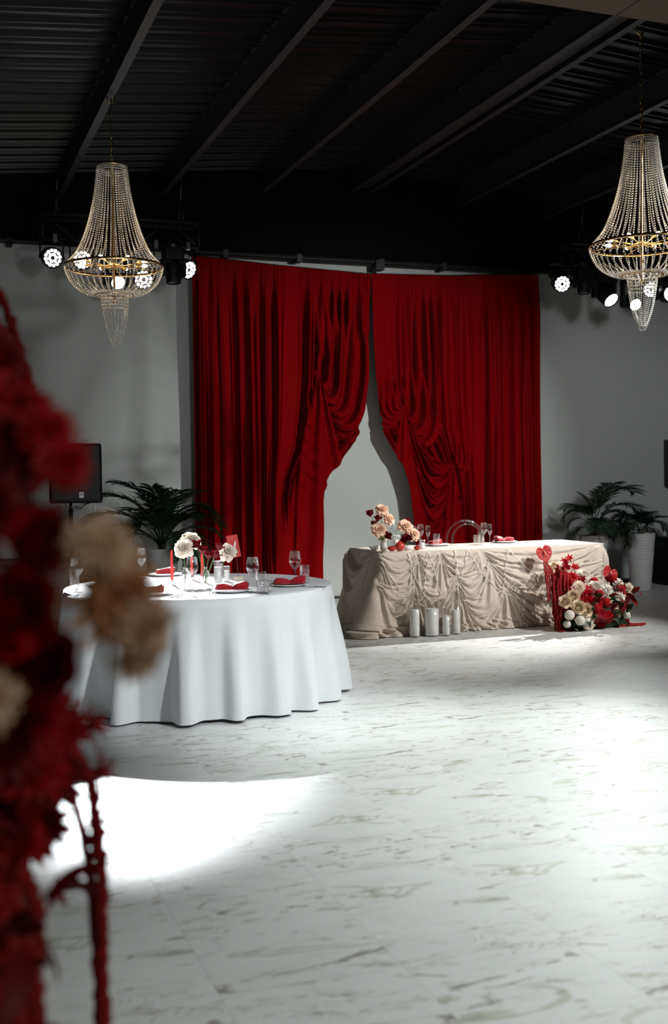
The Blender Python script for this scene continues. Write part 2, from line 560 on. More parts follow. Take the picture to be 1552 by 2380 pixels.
for x in BEAMS:
    z = float(roof_z(np.array(x)))
    w = .034
    bm = MB().box((x - w, -1, z), (x + w, 12.6, z + .012)).box((x - .008, -1, z + .012), (x + .008, 12.6, z + .28)).box((x - w, -1, z + .28), (x + w, 12.6, z + .292))
    if x in (5.04,):
        bm.box((x + .05, -1, z + .05), (x + .19, 12.6, z + .27))
    o = struct(bm.obj('ceiling_beam', 'beam', smooth=False), 'dark steel roof beam running to the back wall', 'beam')
    o['group'] = 'parallel steel roof beams'
    if x == 1.55: o['label'] = 'dark steel roof beam that holds the chandelier over the round table'
    elif x == 5.04: o['label'] = 'lit steel roof beam at the roof ridge, inner one of the pair'
    elif x == 5.28: o['label'] = 'steel roof beam at the ridge that holds the larger chandelier'
    elif x == 6.50: o['label'] = 'steel roof beam passing just above the larger chandelier crown'
slab = MB().box((3.1, 5.30, 4.30), (4.095, 5.85, 4.56)).box((4.105, 5.30, 4.30), (9.0, 5.85, 4.56)).box((4.095, 5.31, 4.306), (4.105, 5.84, 4.55))
struct(slab.obj('trim_3', 'soffit', smooth=False), 'brown boxed soffit crossing under the roof near the camera', 'trim')
skirt = MB()
skirt.tube(catmull([(-1, 12.62, .016), (2, 12.61, .016), (4.7, 12.62, .016), (6.5, 12.61, .016), (8.0, 12.62, .016), (9.2, 12.64, .016), (10, 12.62, .016)], 8), .014, 6)
tag(skirt.obj('power_cable', 'cable'), 'black cable lying along the foot of the grey wall', 'cable')
cbx = MB().bevbox((8.45, 12.38, .0), (9.0, 12.59, .055), .008)
tag(cbx.obj('cable_duct', 'cable', smooth=False), 'low black cable duct on the floor behind the ribbed planters', 'duct')


# ------------------------------------------------------------------ curtains
def wave(t):
    return (np.sin(t) + .32 * np.sin(2 * t + 1.1) + .12 * np.sin(3 * t + .4)) / 1.2


def through(dx, dz, k):
    """family of U folds that leave a gather point and hang to one side"""
    dx = np.maximum(dx, 1e-3)
    dzp = np.maximum(dz, 0)
    return (dx * dx + (dzp / k) ** 2) / dx


def between(x, z, A, B):
    t = (x - A[0]) / (B[0] - A[0])
    tc = np.clip(t, .02, .98)
    sag = (A[1] + (B[1] - A[1]) * tc - z) / (4 * tc * (1 - tc))
    return t, sag


def irregular(u, seed, k=(1, 2.3, 5.1), a=(.05, .03, .012)):
    r = np.random.default_rng(seed)
    return u + sum(ai * np.sin(2 * PI * ki * u + r.uniform(0, 6.3)) for ki, ai in zip(k, a))


def fan(off, x, z, g, half, n, amp, reach, bulge):
    dx, dz = x - g[0], g[1] - z
    r = np.sqrt(dx * dx + dz * dz) + 1e-6
    th = np.arctan2(dx, np.maximum(dz, 1e-4))
    m = (1 - sstep(half * .7, half, np.abs(th))) * sstep(-.01, .04, dz) * (1 - sstep(reach * .7, reach, r))
    val = bulge * np.minimum(1, r / .12) + amp * np.minimum(1, r / .16) * wave(n * th + 1.3)
    return off * (1 - m) + val * m


TOPX = [3.026, 3.984, 5.123, 6.277, 7.472]
TOPZ = [4.017, 3.960, 3.917, 3.948, 4.034]
LEFT_INNER = [(3.92, 5.19), (3.284, 5.165), (2.662, 5.122), (2.247, 5.037), (1.859, 4.903), (1.60, 4.70), (1.50, 4.60), (1.43, 4.55), (1.38, 4.56), (1.30, 4.51), (1.2, 4.496), (.706, 4.482), (.27, 4.464), (0, 4.45)]
RIGHT_INNER = [(3.92, 5.18), (3.285, 5.192), (2.716, 5.218), (2.248, 5.279), (2.014, 5.309), (1.778, 5.443), (1.593, 5.555), (1.301, 5.644), (.983, 5.68), (.674, 5.716), (.289, 5.758), (0, 5.79)]
YC = 12.40


def panel(name, xo, inner, label, left):
    nu, nv = 330, 330
    u = np.linspace(0, 1, nu)[None, :]
    v = np.linspace(0, 1, nv)[:, None]
    wtop = abs(inner[0][1] - xo)
    zi = np.array([p[0] for p in inner][::-1]); xi = np.array([p[1] for p in inner][::-1])
    z = np.broadcast_to(3.95 * (1 - v), (nv, nu)).copy()
    edge = np.interp(z[:, :1], zi, xi)
    width = np.abs(edge - xo)
    start = .30 if left else .25
    sgn = 1 if left else -1
    d = u * wtop - (wtop - width) * sstep(start, 1.0, u) * (1 + 0 * v)
    d = np.maximum.accumulate(d, axis=1)
    x = xo + sgn * d
    zt = np.interp(x, TOPX, TOPZ)
    z = zt * (1 - v) + .012 * v
    down = zt - z
    # vertical folds, fine pleats under the rail
    uw = irregular(u, 3 if left else 11)
    amp = .062 * sstep(0, .5, down) + .006
    off = amp * wave(2 * PI * 12.5 * uw + .5 * np.sin(z * 1.1 + u * 9)) + .030 * sstep(.1, .8, down) * wave(2 * PI * 27 * uw + 1 + .3 * np.sin(2 * z))
    off = off + .012 * (1 - sstep(0, .55, down)) * np.sin(2 * PI * 62 * uw)
    rc_ = np.random.default_rng(8 if left else 19)
    for uc in rc_.uniform(.03, .97, 13):
        off = off - .055 * np.exp(-((u - uc + .006 * np.sin(1.7 * z + 9 * uc)) / .0045) ** 2) * sstep(.05, .9, down)
    if left:
        g = (4.455, 2.72)
        dx, dz = x - g[0], g[1] - z
        R2 = through(dx, dz, 2.05)
        wob = .012 * np.sin(7 * z + 3 * x) + .008 * np.sin(15 * x + 4 * z)
        val = .075 * wave(2 * PI * (R2 + wob) / .150 + .6) + .018 * wave(2 * PI * (R2 + wob) / .066) + .035 * sstep(0, .3, R2) + .10 * sstep(.2, .7, dz) * sstep(.0, .25, dx)
        m = sstep(0, .05, dx) * (1 - sstep(.62, .95, R2)) * sstep(-.95, -.1, dz)
        off = off * (1 - m) + val * m
        # crumple hugging the gather
        m2 = np.exp(-((x - 4.56) ** 2 / .008 + (z - 2.93) ** 2 / .02))
        off = off + m2 * (.035 * np.sin(24 * (x + .6 * z)) + .02)
        off = fan(off, x, z, (4.47, 2.78), .30, 26, .04, 3.5, .05)
        # tail left of the gather, hanging in front of the straight folds
        xl = np.interp(z, [0, 1.0, 1.6, 2.1, 2.6, 2.75], [4.12, 4.14, 4.18, 4.26, 4.42, 4.46])
        m3 = sstep(-.015, .02, x - xl) * (1 - sstep(4.46, 4.56, x)) * sstep(-.02, .06, 2.75 - z)
        off = off + .055 * m3 * (1 + .25 * np.sin(9 * z))
        m4 = np.exp(-((x - 4.30) ** 2 / .012)) * sstep(1.2, 1.5, z) * (1 - sstep(2.0, 2.3, z))
        off = off + m4 * .022 * wave(2 * PI * (z + .7 * (x - 4.3)) / .19)
        for gz in (2.72,):
            off = off - .08 * np.exp(-((x - 4.47) ** 2 / .0012 + (z - gz) ** 2 / .006))
    else:
        A, B = (5.577, 2.36), (6.235, 1.67)
        # swags hanging from gather A towards the inner edge
        R2 = through(A[0] - x, A[1] - z, 1.3)
        m = sstep(0, .05, A[0] - x) * (1 - sstep(.42, .6, R2)) * sstep(-.25, .02, A[1] - z)
        off = off * (1 - m) + m * (.04 * wave(2 * PI * R2 / .085) + .03)
        flat = sstep(2.3, 2.8, z) * (1 - sstep(5.45, 5.56, x))
        off = off * (1 - .75 * flat) + .02 * flat
        # folds leaving A, hanging down and rising vertically again on the far side
        dx, dz = x - A[0], A[1] - z
        R2 = through(dx, dz, 2.1)
        wob = .014 * np.sin(6 * z + 4 * x)
        val = .066 * wave(2 * PI * (R2 + wob) / .150 + .3) + .016 * wave(2 * PI * R2 / .07) + .05 * sstep(.1, .5, dz)
        m = sstep(0, .05, dx) * (1 - sstep(.48, .62, R2)) * sstep(-.5, 0, dz)
        off = off * (1 - m) + val * m
        t, sag = between(x, z, A, B)
        wob = .01 * np.sin(9 * x + 5 * z) + .006 * np.sin(17 * z - 8 * x)
        val = .072 * wave(2 * PI * (sag + wob) / .21 + 2.2) + .020 * wave(2 * PI * (sag + wob) / .085) + .07 * sstep(0, .2, sag) * (1 - sstep(.6, 1.3, sag))
        m = sstep(.03, .16, t) * (1 - sstep(.86, .98, t)) * sstep(0.20, .30, sag) * (1 - .45 * sstep(.9, 1.4, sag))
        off = off * (1 - m) + val * m
        # pouf to the right of gather B
        R2 = through(x - B[0], B[1] - z, 1.5)
        m = sstep(0, .04, x - B[0]) * (1 - sstep(.20, .28, R2)) * sstep(-.5, 0, B[1] - z)
        off = off * (1 - m) + m * (.035 * wave(2 * PI * R2 / .07) + .09 * (1 - sstep(.14, .27, R2)))
        off = fan(off, x, z, (A[0], A[1] + .05), .22, 26, .028, 2.0, .05)
        off = fan(off, x, z, (B[0], B[1] + .05), .16, 34, .03, 3.0, .06)
        mt = np.exp(-((x - 6.315 - .0 * z) ** 2 / .003)) * sstep(1.18, 1.24, z) * (1 - sstep(1.5, 1.65, z))
        off = off + .09 * mt
        for gx, gz in (A, B, (5.56, 2.60)):
            off = off - .07 * np.exp(-((x - gx) ** 2 / .0012 + (z - gz) ** 2 / .004))
    zb = z.copy()
    P = np.stack([x, YC - off, zb], 2)
    mb = MB(); mb.grid(P if left else P[:, ::-1])
    o = mb.obj(name, 'curtain')
    sol = o.modifiers.new('cloth_thickness', 'SOLIDIFY'); sol.thickness = .006; sol.offset = 1
    return o


cl = panel('curtain', 2.985, LEFT_INNER, '', True)
tag(cl, 'red velvet curtain gathered high up, hanging nearer the palm behind the round table', 'curtain')
cr_ = panel('curtain', 7.500, RIGHT_INNER, '', False)
tag(cr_, 'red velvet curtain pinned up in two gathers behind the beige draped table', 'curtain')
rail = MB().tube([(x, 12.47, z + .012) for x, z in zip(np.linspace(2.97, 7.5, 24), np.interp(np.linspace(2.97, 7.5, 24), TOPX, TOPZ))], .012, 8)
tag(rail.obj('curtain_rail', 'blackmetal'), 'thin sagging curtain rail above both red curtains', 'rail')


# ------------------------------------------------------------------ round table cloth
RC, RR, RH = (1.80, 7.45), .905, .756
nth, nz = 420, 60
th = np.linspace(0, 2 * PI, nth, endpoint=False)[None, :]
v = np.linspace(0, 1, nz)[:, None]
fold = np.zeros_like(th)
r_ = np.random.default_rng(5)
cen = np.sort(np.array([i * 2 * PI / 19 + r_.uniform(-.09, .09) for i in range(19)]))
for c in cen:
    d = (th - c + PI) % (2 * PI) - PI
    w = r_.uniform(.050, .095)
    fold = fold + r_.uniform(.7, 1.3) * np.exp(-(np.abs(d) / w) ** 3.2)
fold2 = np.sin(th * 31 + 1.3 * np.sin(th * 5)) * .5
rad = RR + .012 * sstep(0, .06, v) + v * (.035 + .020 * np.sin(th * 3 + 1)) + sstep(.0, 1.0, v) ** 0.8 * .125 * (fold - .33) + v * .010 * fold2
hem = .010 + .012 * (1 + np.sin(th * 4 + 2.0)) * .5
z = RH * (1 - v) + hem * v - .0 * th
# cloth rounds over the table edge
z = np.where(v < .02, RH - .002 * v, z)
P = np.stack([RC[0] + rad * np.cos(th), RC[1] + rad * np.sin(th), np.broadcast_to(z, rad.shape)], 2)
mb = MB()
inner_r = np.linspace(.0005, 1, 8)
top = np.array([[(RC[0] + (RR - .004) * q * math.cos(t), RC[1] + (RR - .004) * q * math.sin(t), RH + .001) for t in th[0]] for q in inner_r])
mb.grid(np.concatenate([top, P]), True)
mb.f.append(tuple(range(nth)))
tag(mb.obj('tablecloth', 'whitecloth'), 'white floor-length cloth over the round guest table', 'tablecloth')

# ------------------------------------------------------------------ head table cloth
TX0, TX1, TY0, TY1, TH = 4.01, 6.45, 9.44, 10.27, .775


def front_field(x, z):
    off = .006 * wave(2 * PI * x / .31)
    up = [((3.99, .77), (4.37, .77), .085), ((4.37, .77), (4.606, .77), .07), ((4.606, .77), (5.03, .77), .075), ((5.03, .77), (6.46, .80), .095),
          ((4.606, .77), (4.771, .534), .05),
          ((5.132, .641), (6.50, .62), .10), ((4.771, .534), (5.132, .641), .07), ((5.132, .641), (5.293, .401), .06),
          ((4.007, .504), (4.348, .496), .075), ((4.348, .496), (4.771, .534), .075), ((4.818, .31), (5.293, .401), .06), ((5.293, .401), (6.55, .50), .10),
          ((4.007, .504), (3.6, .5), .08)]
    for A, B, per in up:
        if A[0] > B[0]:
            A, B = B, A
        t, sag = between(x, z, A, B)
        wob = .006 * np.sin(23 * x + 9 * z) + .004 * np.sin(41 * x - 17 * z)
        val = .020 * wave(2 * PI * (sag + wob) / (per * 1.5)) + .005 * wave(2 * PI * (sag - wob) / (per * .62)) + .028 * sstep(0, .12, sag)
        m = sstep(0, .08, t) * (1 - sstep(.92, 1, t)) * sstep(.008, .03, sag) * (1 - .5 * sstep(.30, .55, sag))
        off = off * (1 - m) + val * m
    for g, half, n, amp, reach in (((4.37, .772), .20, 30, .016, .40), ((4.606, .772), .26, 26, .016, .45), ((5.03, .772), .16, 30, .012, .22),
                                   ((4.007, .51), .42, 17, .026, .7), ((4.348, .50), .30, 20, .024, .62), ((4.771, .54), .30, 22, .022, .40), ((5.132, .645), .36, 15, .018, .5),
                                   ((4.818, .315), .40, 17, .026, .5), ((5.293, .405), .45, 15, .028, .6), ((3.99, .772), .12, 30, .012, .4), ((6.44, .76), .22, 34, .02, .8)):
        off = fan(off, x, z, g, half, n, amp, reach, .030)
        off = off - .02 * np.exp(-((x - g[0]) ** 2 + (z - g[1]) ** 2) / .0006)
    return off


def left_field(y, z):
    off = .01 * wave(2 * PI * y / .3)
    A, B = (9.58, .765), (10.26, .775)
    t, sag = between(y, z, A, B)
    val = .028 * wave(2 * PI * sag / .20 + .5) + .06 * sstep(.05, .3, sag)
    m = sstep(0, .08, t) * (1 - sstep(.92, 1, t)) * sstep(.05, .12, sag) * (1 - sstep(.5, .75, sag))
    off = off * (1 - m) + val * m
    off = fan(off, y, z, (9.58, .775), .22, 22, .03, .9, .04)
    off = fan(off, y, z, (9.95, .40), .4, 12, .028, .6, .05)
    return off


def head_cloth():
    rc = .025
    path, nrm, kind, par = [], [], [], []

    def seg(p, q, n, k, npts):
        for s in np.linspace(0, 1, npts, endpoint=False):
            path.append((p[0] + (q[0] - p[0]) * s, p[1] + (q[1] - p[1]) * s)); nrm.append(n); kind.append(k)

    def arc(c, a0, a1, k):
        for s in np.linspace(0, 1, 8, endpoint=False):
            a = a0 + (a1 - a0) * s
            path.append((c[0] + rc * math.cos(a), c[1] + rc * math.sin(a))); nrm.append((math.cos(a), math.sin(a))); kind.append(k)
    seg((TX0, TY1 - rc), (TX0, TY0 + rc), (-1, 0), 'L', 130)
    arc((TX0 + rc, TY0 + rc), PI, 1.5 * PI, 'F')
    seg((TX0 + rc, TY0), (TX1 - rc, TY0), (0, -1), 'F', 460)
    arc((TX1 - rc, TY0 + rc), 1.5 * PI, 2 * PI, 'F')
    seg((TX1, TY0 + rc), (TX1, TY1 - rc), (1, 0), 'R', 90)
    arc((TX1 - rc, TY1 - rc), 0, .5 * PI, 'B')
    seg((TX1 - rc, TY1), (TX0 + rc, TY1), (0, 1), 'B', 120)
    arc((TX0 + rc, TY1 - rc), .5 * PI, PI, 'B')
    path = np.array(path); nrm = np.array(nrm)
    nv = 130
    v = np.linspace(0, 1, nv)[:, None]
    Z = (TH * (1 - v) + .006 * v) * np.ones((1, len(path)))
    X = np.broadcast_to(path[:, 0], Z.shape); Y = np.broadcast_to(path[:, 1], Z.shape)
    off = np.zeros_like(Z)
    kk = np.array(kind)
    F = kk == 'F'; Lf = kk == 'L'; Rr = kk == 'R'; Bk = kk == 'B'
    off[:, F] = front_field(X[:, F], Z[:, F])
    off[:, Lf] = left_field(Y[:, Lf], Z[:, Lf])
    off[:, Rr] = .03 * wave(2 * PI * Y[:, Rr] / .16) * v
    off[:, Bk] = .03 * wave(2 * PI * X[:, Bk] / .2) * v
    # ease over the edge, flare and puddle at the floor
    off = off * sstep(0, .05, v)
    flare = np.where(F, .04 + .085 * (1 - sstep(4.0, 4.4, X)), np.where(Lf, .21, .05))
    off = off + flare * v ** 1.5 + .02 * sstep(.82, 1, v)
    cr = sstep(.80, .96, v) * (np.sin(X * 61 + Z * 90 + 2 * np.sin(X * 17)) * .012 + np.sin(Y * 70 + X * 33 + Z * 140) * .010)
    pud = np.where(F, .6 + .9 * (1 - sstep(4.1, 4.75, X)) + .5 * np.exp(-((X - 5.1) / .2) ** 2), np.where(Lf, 1.6, .4))
    off = off + cr * pud
    # corner flare
    px = X + nrm[:, 0] * off; py = Y + nrm[:, 1] * off
    px = np.where(F, px - .17 * v ** 1.5 * (1 - sstep(4.0, 4.35, X)), px)
    Zl = Z + np.where(v < .999, sstep(.84, .98, v) * pud * (.010 * np.sin(X * 48 + Y * 52 + Z * 60) + .008), 0)
    Zl = np.maximum(Zl, .004)
    P = np.stack([px, py, Zl], 2)
    mb = MB()
    n = len(path)
    cx, cy = (TX0 + TX1) / 2, (TY0 + TY1) / 2
    inner = np.array([(TX0 + .1 if abs(p[0] - TX0) < abs(p[0] - TX1) else TX1 - .1, min(max(p[1], TY0 + .1), TY1 - .1), TH + .001) for p in path])
    inner[:, 0] = np.clip(path[:, 0], TX0 + .1, TX1 - .1)
    mid = inner.copy(); mid[:, 1] = (TY0 + TY1) / 2
    mb.grid(np.concatenate([mid[None], inner[None], P]), True)
    return mb.obj('draped_tablecloth', 'beige')


tag(head_cloth(), 'beige cloth draped in gathered swags over the long head table', 'tablecloth')

PEARLS = [
    [(3.994, 0.767), (4.063, 0.517), (4.148, 0.373), (4.258, 0.407), (4.291, 0.587), (4.272, 0.76)],
    [(3.985, 0.771), (4.043, 0.598), (4.171, 0.44), (4.301, 0.345), (4.411, 0.258)],
    [(4.272, 0.756), (4.339, 0.524), (4.434, 0.358), (4.522, 0.232)],
    [(4.475, 0.756), (4.436, 0.52), (4.412, 0.359), (4.322, 0.283)],
    [(4.488, 0.764), (4.548, 0.514), (4.577, 0.403), (4.603, 0.288)],
    [(4.767, 0.765), (4.768, 0.504), (4.84, 0.366), (4.921, 0.32), (5.014, 0.357), (5.11, 0.645)],
    [(4.758, 0.766), (4.782, 0.544), (4.818, 0.502), (4.749, 0.403), (4.657, 0.285)],
    [(4.89, 0.765), (4.852, 0.623), (4.81, 0.543)],
    [(4.904, 0.768), (4.994, 0.605), (5.071, 0.502), (5.233, 0.362), (5.42, 0.282), (5.564, 0.287), (5.675, 0.352)],
    [(5.115, 0.641), (5.211, 0.525), (5.351, 0.415), (5.564, 0.299), (5.693, 0.28)],
    [(5.11, 0.641), (5.061, 0.47), (4.986, 0.35)],
    [(5.326, 0.761), (5.291, 0.584), (5.266, 0.398), (5.184, 0.236), (5.067, 0.131)],
    [(5.336, 0.76), (5.472, 0.618), (5.59, 0.537), (5.662, 0.484)],
    [(6.424, 0.741), (6.227, 0.607), (6.102, 0.549), (6.027, 0.446)],
]
garland = thing('pearl_garland', 'white pearl strands pinned in loops over the beige draped cloth', 'garland', (5.0, TY0, 0))
for s in PEARLS:
    q = resample(catmull(s, 12), .0105)
    x, z = q[:, 0], q[:, 1]
    vv = 1 - z / TH
    off = front_field(x, z) * sstep(0, .05, vv) + (.04 + .085 * (1 - sstep(4.0, 4.4, x))) * vv ** 1.5
    # a hanging strand keeps clear of the folds
    k = np.ones(13) / 13
    offs = np.maximum(off, np.convolve(np.pad(off, 6, mode='edge'), k, 'valid')) + .007
    mb = MB()
    for i in range(len(x)):
        mb.bead((x[i] - 5.0, -offs[i], z[i]), .0054)
    mb.obj('pearl_strand', 'pearl', garland)

# ------------------------------------------------------------------ chandeliers
def strand_mesh(name, prof, step, r):
    q = resample(catmull([(a, 0, z) for a, z in prof], 10), step)
    mb = MB()
    for p in q:
        mb.bead(p, r)
    return mb.mesh(name, 'crystal', smooth=False)


UP_PROF = [(.119, .80), (.135, .66), (.160, .51), (.210, .32), (.288, .13), (.385, .01)]
LOW_PROF = [(.398, -.01), (.385, -.06), (.350, -.13), (.295, -.185), (.225, -.222), (.160, -.232)]
TIP_PROF = [(.113, -.235), (.110, -.30), (.098, -.40), (.076, -.51), (.045, -.60), (.012, -.665)]
ROW_R = [.112, .111, .109, .106, .102]
me_up = strand_mesh('bead_strand', UP_PROF, .0185, .0070)
me_low = strand_mesh('bead_strand', LOW_PROF, .0180, .0070)
me_tip = strand_mesh('bead_strand', TIP_PROF, .0160, .0056)


def ring_beads(r, z, bead, gap, mb):
    n = int(2 * PI * r / gap)
    for i in range(n):
        a = 2 * PI * i / n
        mb.bead((r * math.cos(a), r * math.sin(a), z), bead)


def torus(mb, r, z, tr, n=48):
    a = np.arange(n) * 2 * PI / n
    return mb.tube(np.stack([r * np.cos(a), r * np.sin(a), z + 0 * a], 1), tr, 6, closed=True)


def band(mb, r, z0, z1, t=.004, n=56):
    return mb.lathe([(r - t, z0), (r, z0), (r, z1), (r - t, z1), (r - t, z0)], n, cap=False)


def chandelier(loc, chain_top, label, phase=0.0):
    c = thing('chandelier', label, 'chandelier', loc)
    band(MB(), .400, -.014, .006).obj('basket_ring', 'gold', c)
    band(MB(), .121, .795, .815).obj('crown_ring', 'gold', c)
    band(MB(), .160, -.238, -.228).obj('lower_ring', 'gold', c)
    MB().lathe([(.006, -.30), (.02, -.285), (.012, -.26), (.009, -.2), (.009, .6), (.009, .80), (.03, .812), (.014, .835), (.006, .85)], 12).obj('centre_column', 'gold', c)
    nU = 40
    for i in range(nU):
        a = 2 * PI * (i + .5) / nU
        link('bead_strand', me_up, c, None, (0, 0, a))
        link('bead_strand', me_low, c, None, (0, 0, a + .03))
    for i in range(22):
        o = link('bead_strand', me_tip, c, None, (0, 0, 2 * PI * i / 22))
        o.scale = (1, 1, 1 - .05 * (i % 3))
    rows = [(r, -.245 - k * .026, .0056, .0135) for k, r in enumerate(ROW_R)]
    rows += [(.120, .785, .0075, .016), (.123, .765, .0075, .016), (.140, -.236, .006, .014), (.175, -.231, .0065, .015), (.2, -.226, .0065, .015)]
    for r, z, bs, gap in rows:
        mb = MB(); ring_beads(r, z, bs, gap, mb)
        mb.obj('bead_row', 'crystal', c, smooth=False)
    arm = MB().tube(catmull([(.008, 0, .02), (.08, 0, .0), (.16, 0, .012), (.205, 0, .02)], 5), .004, 6).mesh('lamp_arm', 'gold')
    sock = MB().lathe([(.013, 0), (.013, .035), (.016, .04), (.011, .042)], 12).mesh('lamp_socket', 'gold')
    bulb = MB().lathe([(.007, 0), (.0145, .014), (.0155, .024), (.011, .042), (.004, .058), (.0005, .064)], 12).mesh('bulb', 'bulb')
    for i in range(8):
        a = 2 * PI * (i + .3) / 8 + phase
        ar = link('lamp_arm', arm, c, None, (0, 0, a))
        s_ = link('lamp_socket', sock, ar, (.2, 0, .018), (0, PI / 2 * .9, 0))
        link('bulb', bulb, ar, (.242, 0, .0245), (0, PI / 2 * .9, 0))
    for i in range(6):
        a = 2 * PI * i / 6 + .2
        link('spoke', MB().tube([(.008, 0, -.004), (.398, 0, -.004)], .0028, 6).mesh('spoke', 'gold'), c, None, (0, 0, a))
    # chain up to the beam
    top = Vector(chain_top) - Vector(loc)
    mb = MB()
    n = int((top.z - .85) / .046)
    for i in range(n):
        z = .85 + .046 * (i + .5)
        x = top.x * (i + .5) / n
        y = top.y * (i + .5) / n
        a = np.arange(10) * 2 * PI / 10
        if i % 2:
            pts = np.stack([x + .011 * np.cos(a), y + 0 * a, z + .029 * np.sin(a)], 1)
        else:
            pts = np.stack([x + 0 * a, y + .011 * np.cos(a), z + .029 * np.sin(a)], 1)
        mb.tube(pts, .003, 5, closed=True)
    mb.obj('chain', 'gold', c)
    MB().tube(catmull([(0, 0, .86), (.012, .01, 1.0), (-.01, .0, 1.25), (.008, -.008, top.z - .06), (top.x, top.y, top.z)], 10), .0045, 6).obj('flex_cable', 'cable', c)
    hk = MB().tube([(top.x - .03, top.y, top.z + .03), (top.x - .03, top.y, top.z - .02), (top.x, top.y, top.z - .045), (top.x + .03, top.y, top.z - .02), (top.x + .03, top.y, top.z + .03)], .006, 8)
    hk.obj('hook', 'gold', c)
    l = bpy.data.lights.new('chandelier_glow', 'POINT')
    l.energy = 3.5; l.color = (1.0, .76, .45); l.shadow_soft_size = .12
    lo = bpy.data.objects.new('chandelier_glow', l); COL.objects.link(lo); lo.parent = c; lo.location = (0, 0, .05)
    return c


chandelier((1.545, 9.11, 3.222), (1.553, 9.14, 4.585), 'crystal bead chandelier hanging above the round white table', .0)
chandelier((5.255, 7.175, 3.232), (5.278, 7.215, 4.875), 'crystal bead chandelier with the longer chain, cut off by the photo edge', .35)


# ------------------------------------------------------------------ lighting trusses and stage lamps
def truss(x0, x1, y, z0, z1, label):
    t = thing('lighting_truss', label, 'truss', (x0, y, z0))
    L, H, D = x1 - x0, z1 - z0, .25
    for yy, zz in ((0, 0), (D, 0), (0, H), (D, H)):
        MB().tube([(0, yy, zz), (L, yy, zz)], .02, 10).obj('chord', 'blackmetal', t)
    n = max(2, int(L / .28))
    for side in (0, D):
        mb = MB()
        for i in range(n):
            a, b = i * L / n, (i + 1) * L / n
            mb.tube([(a, side, 0 if i % 2 else H), (b, side, H if i % 2 else 0)], .009, 6)
        mb.obj('lattice', 'blackmetal', t)
    for x in (0, L):
        ends = MB()
        for a, b in (((0, 0), (D, 0)), ((D, 0), (D, H)), ((D, H), (0, H)), ((0, H), (0, 0))):
            ends.tube([(x, a[0], a[1]), (x, b[0], b[1])], .011, 6)
        ends.obj('end_frame', 'blackmetal', t)
    for k, f in enumerate((.10, .9)):
        mb = MB()
        x = L * f
        zc = float(roof_z(np.array(x0 + x))) - z0
        for yy in (0, D):
            mb.tube([(x, yy, H), (x, D / 2, H + .26)], .006, 6)
        mb.tube([(x, D / 2, H + .26), (x + .02, D / 2, zc + .06)], .007, 6)
        mb.obj('sling', 'alu', t)
    for zz in (0,):
        for x in np.linspace(.12, L - .12, 5):
            MB().box((x - .02, -.03, -.035), (x + .02, .03, .04)).obj('clamp', 'alu', t, smooth=False)
    return t


truss(1.25, 2.86, 11.55, 3.935, 4.19, 'black lighting truss hanging above the speaker and palm')
t_right = truss(7.46, 9.6, 11.55, 3.99, 4.25, 'black lighting truss hanging above the two ribbed planters')

MB().tube([(-.32, 0, 0), (.0, 0, 0)], .02, 10).obj('chord_extension', 'blackmetal', t_right)


def par(loc, aim, label, zt):
    """flat round LED par can hung by its yoke"""
    t = thing('par_light', label, 'stage light', loc, group='LED par lights')
    d = (Vector(aim) - Vector(loc)).normalized()
    body = MB().lathe([(.03, -.10), (.075, -.095), (.10, -.06), (.104, .02), (.108, .035), (.104, .042), (.096, .042), (.094, .03), (.0001, .03)], 28).obj('housing', 'black', t)
    body.rotation_euler = face_rot(d)
    leds = MB()
    for n, r in ((1, 0), (6, .036), (12, .074)):
        if n == 1: continue
        for i in range(n):
            a = 2 * PI * i / n + .2
            leds.lathe([(.0155, .031), (.0155, .036), (.0001, .037)], 12, (r * math.cos(a), r * math.sin(a), 0))
    o = leds.obj('led_cluster', 'led', t); o.rotation_euler = body.rotation_euler
    hz = zt - loc[2]
    mb = MB()
    sx = .118
    a0 = math.atan2(d.y, d.x) - PI / 2
    c, s = math.cos(a0), math.sin(a0)
    pts = [(-sx, 0), (-sx, hz * .75), (-sx + .03, hz - .02), (sx - .03, hz - .02), (sx, hz * .75), (sx, 0)]
    mb.tube([(p * c, p * s, z) for p, z in pts], .009, 6)
    mb.tube([(0, 0, hz - .03), (0, 0, hz + .012)], .012, 8)
    for q in (-1, 1):
        mb.lathe([(.018, -.012), (.018, .012)], 10, (q * sx * c, q * sx * s, 0), axis=(c, s, 0))
    mb.obj('yoke', 'black', t)
    return t


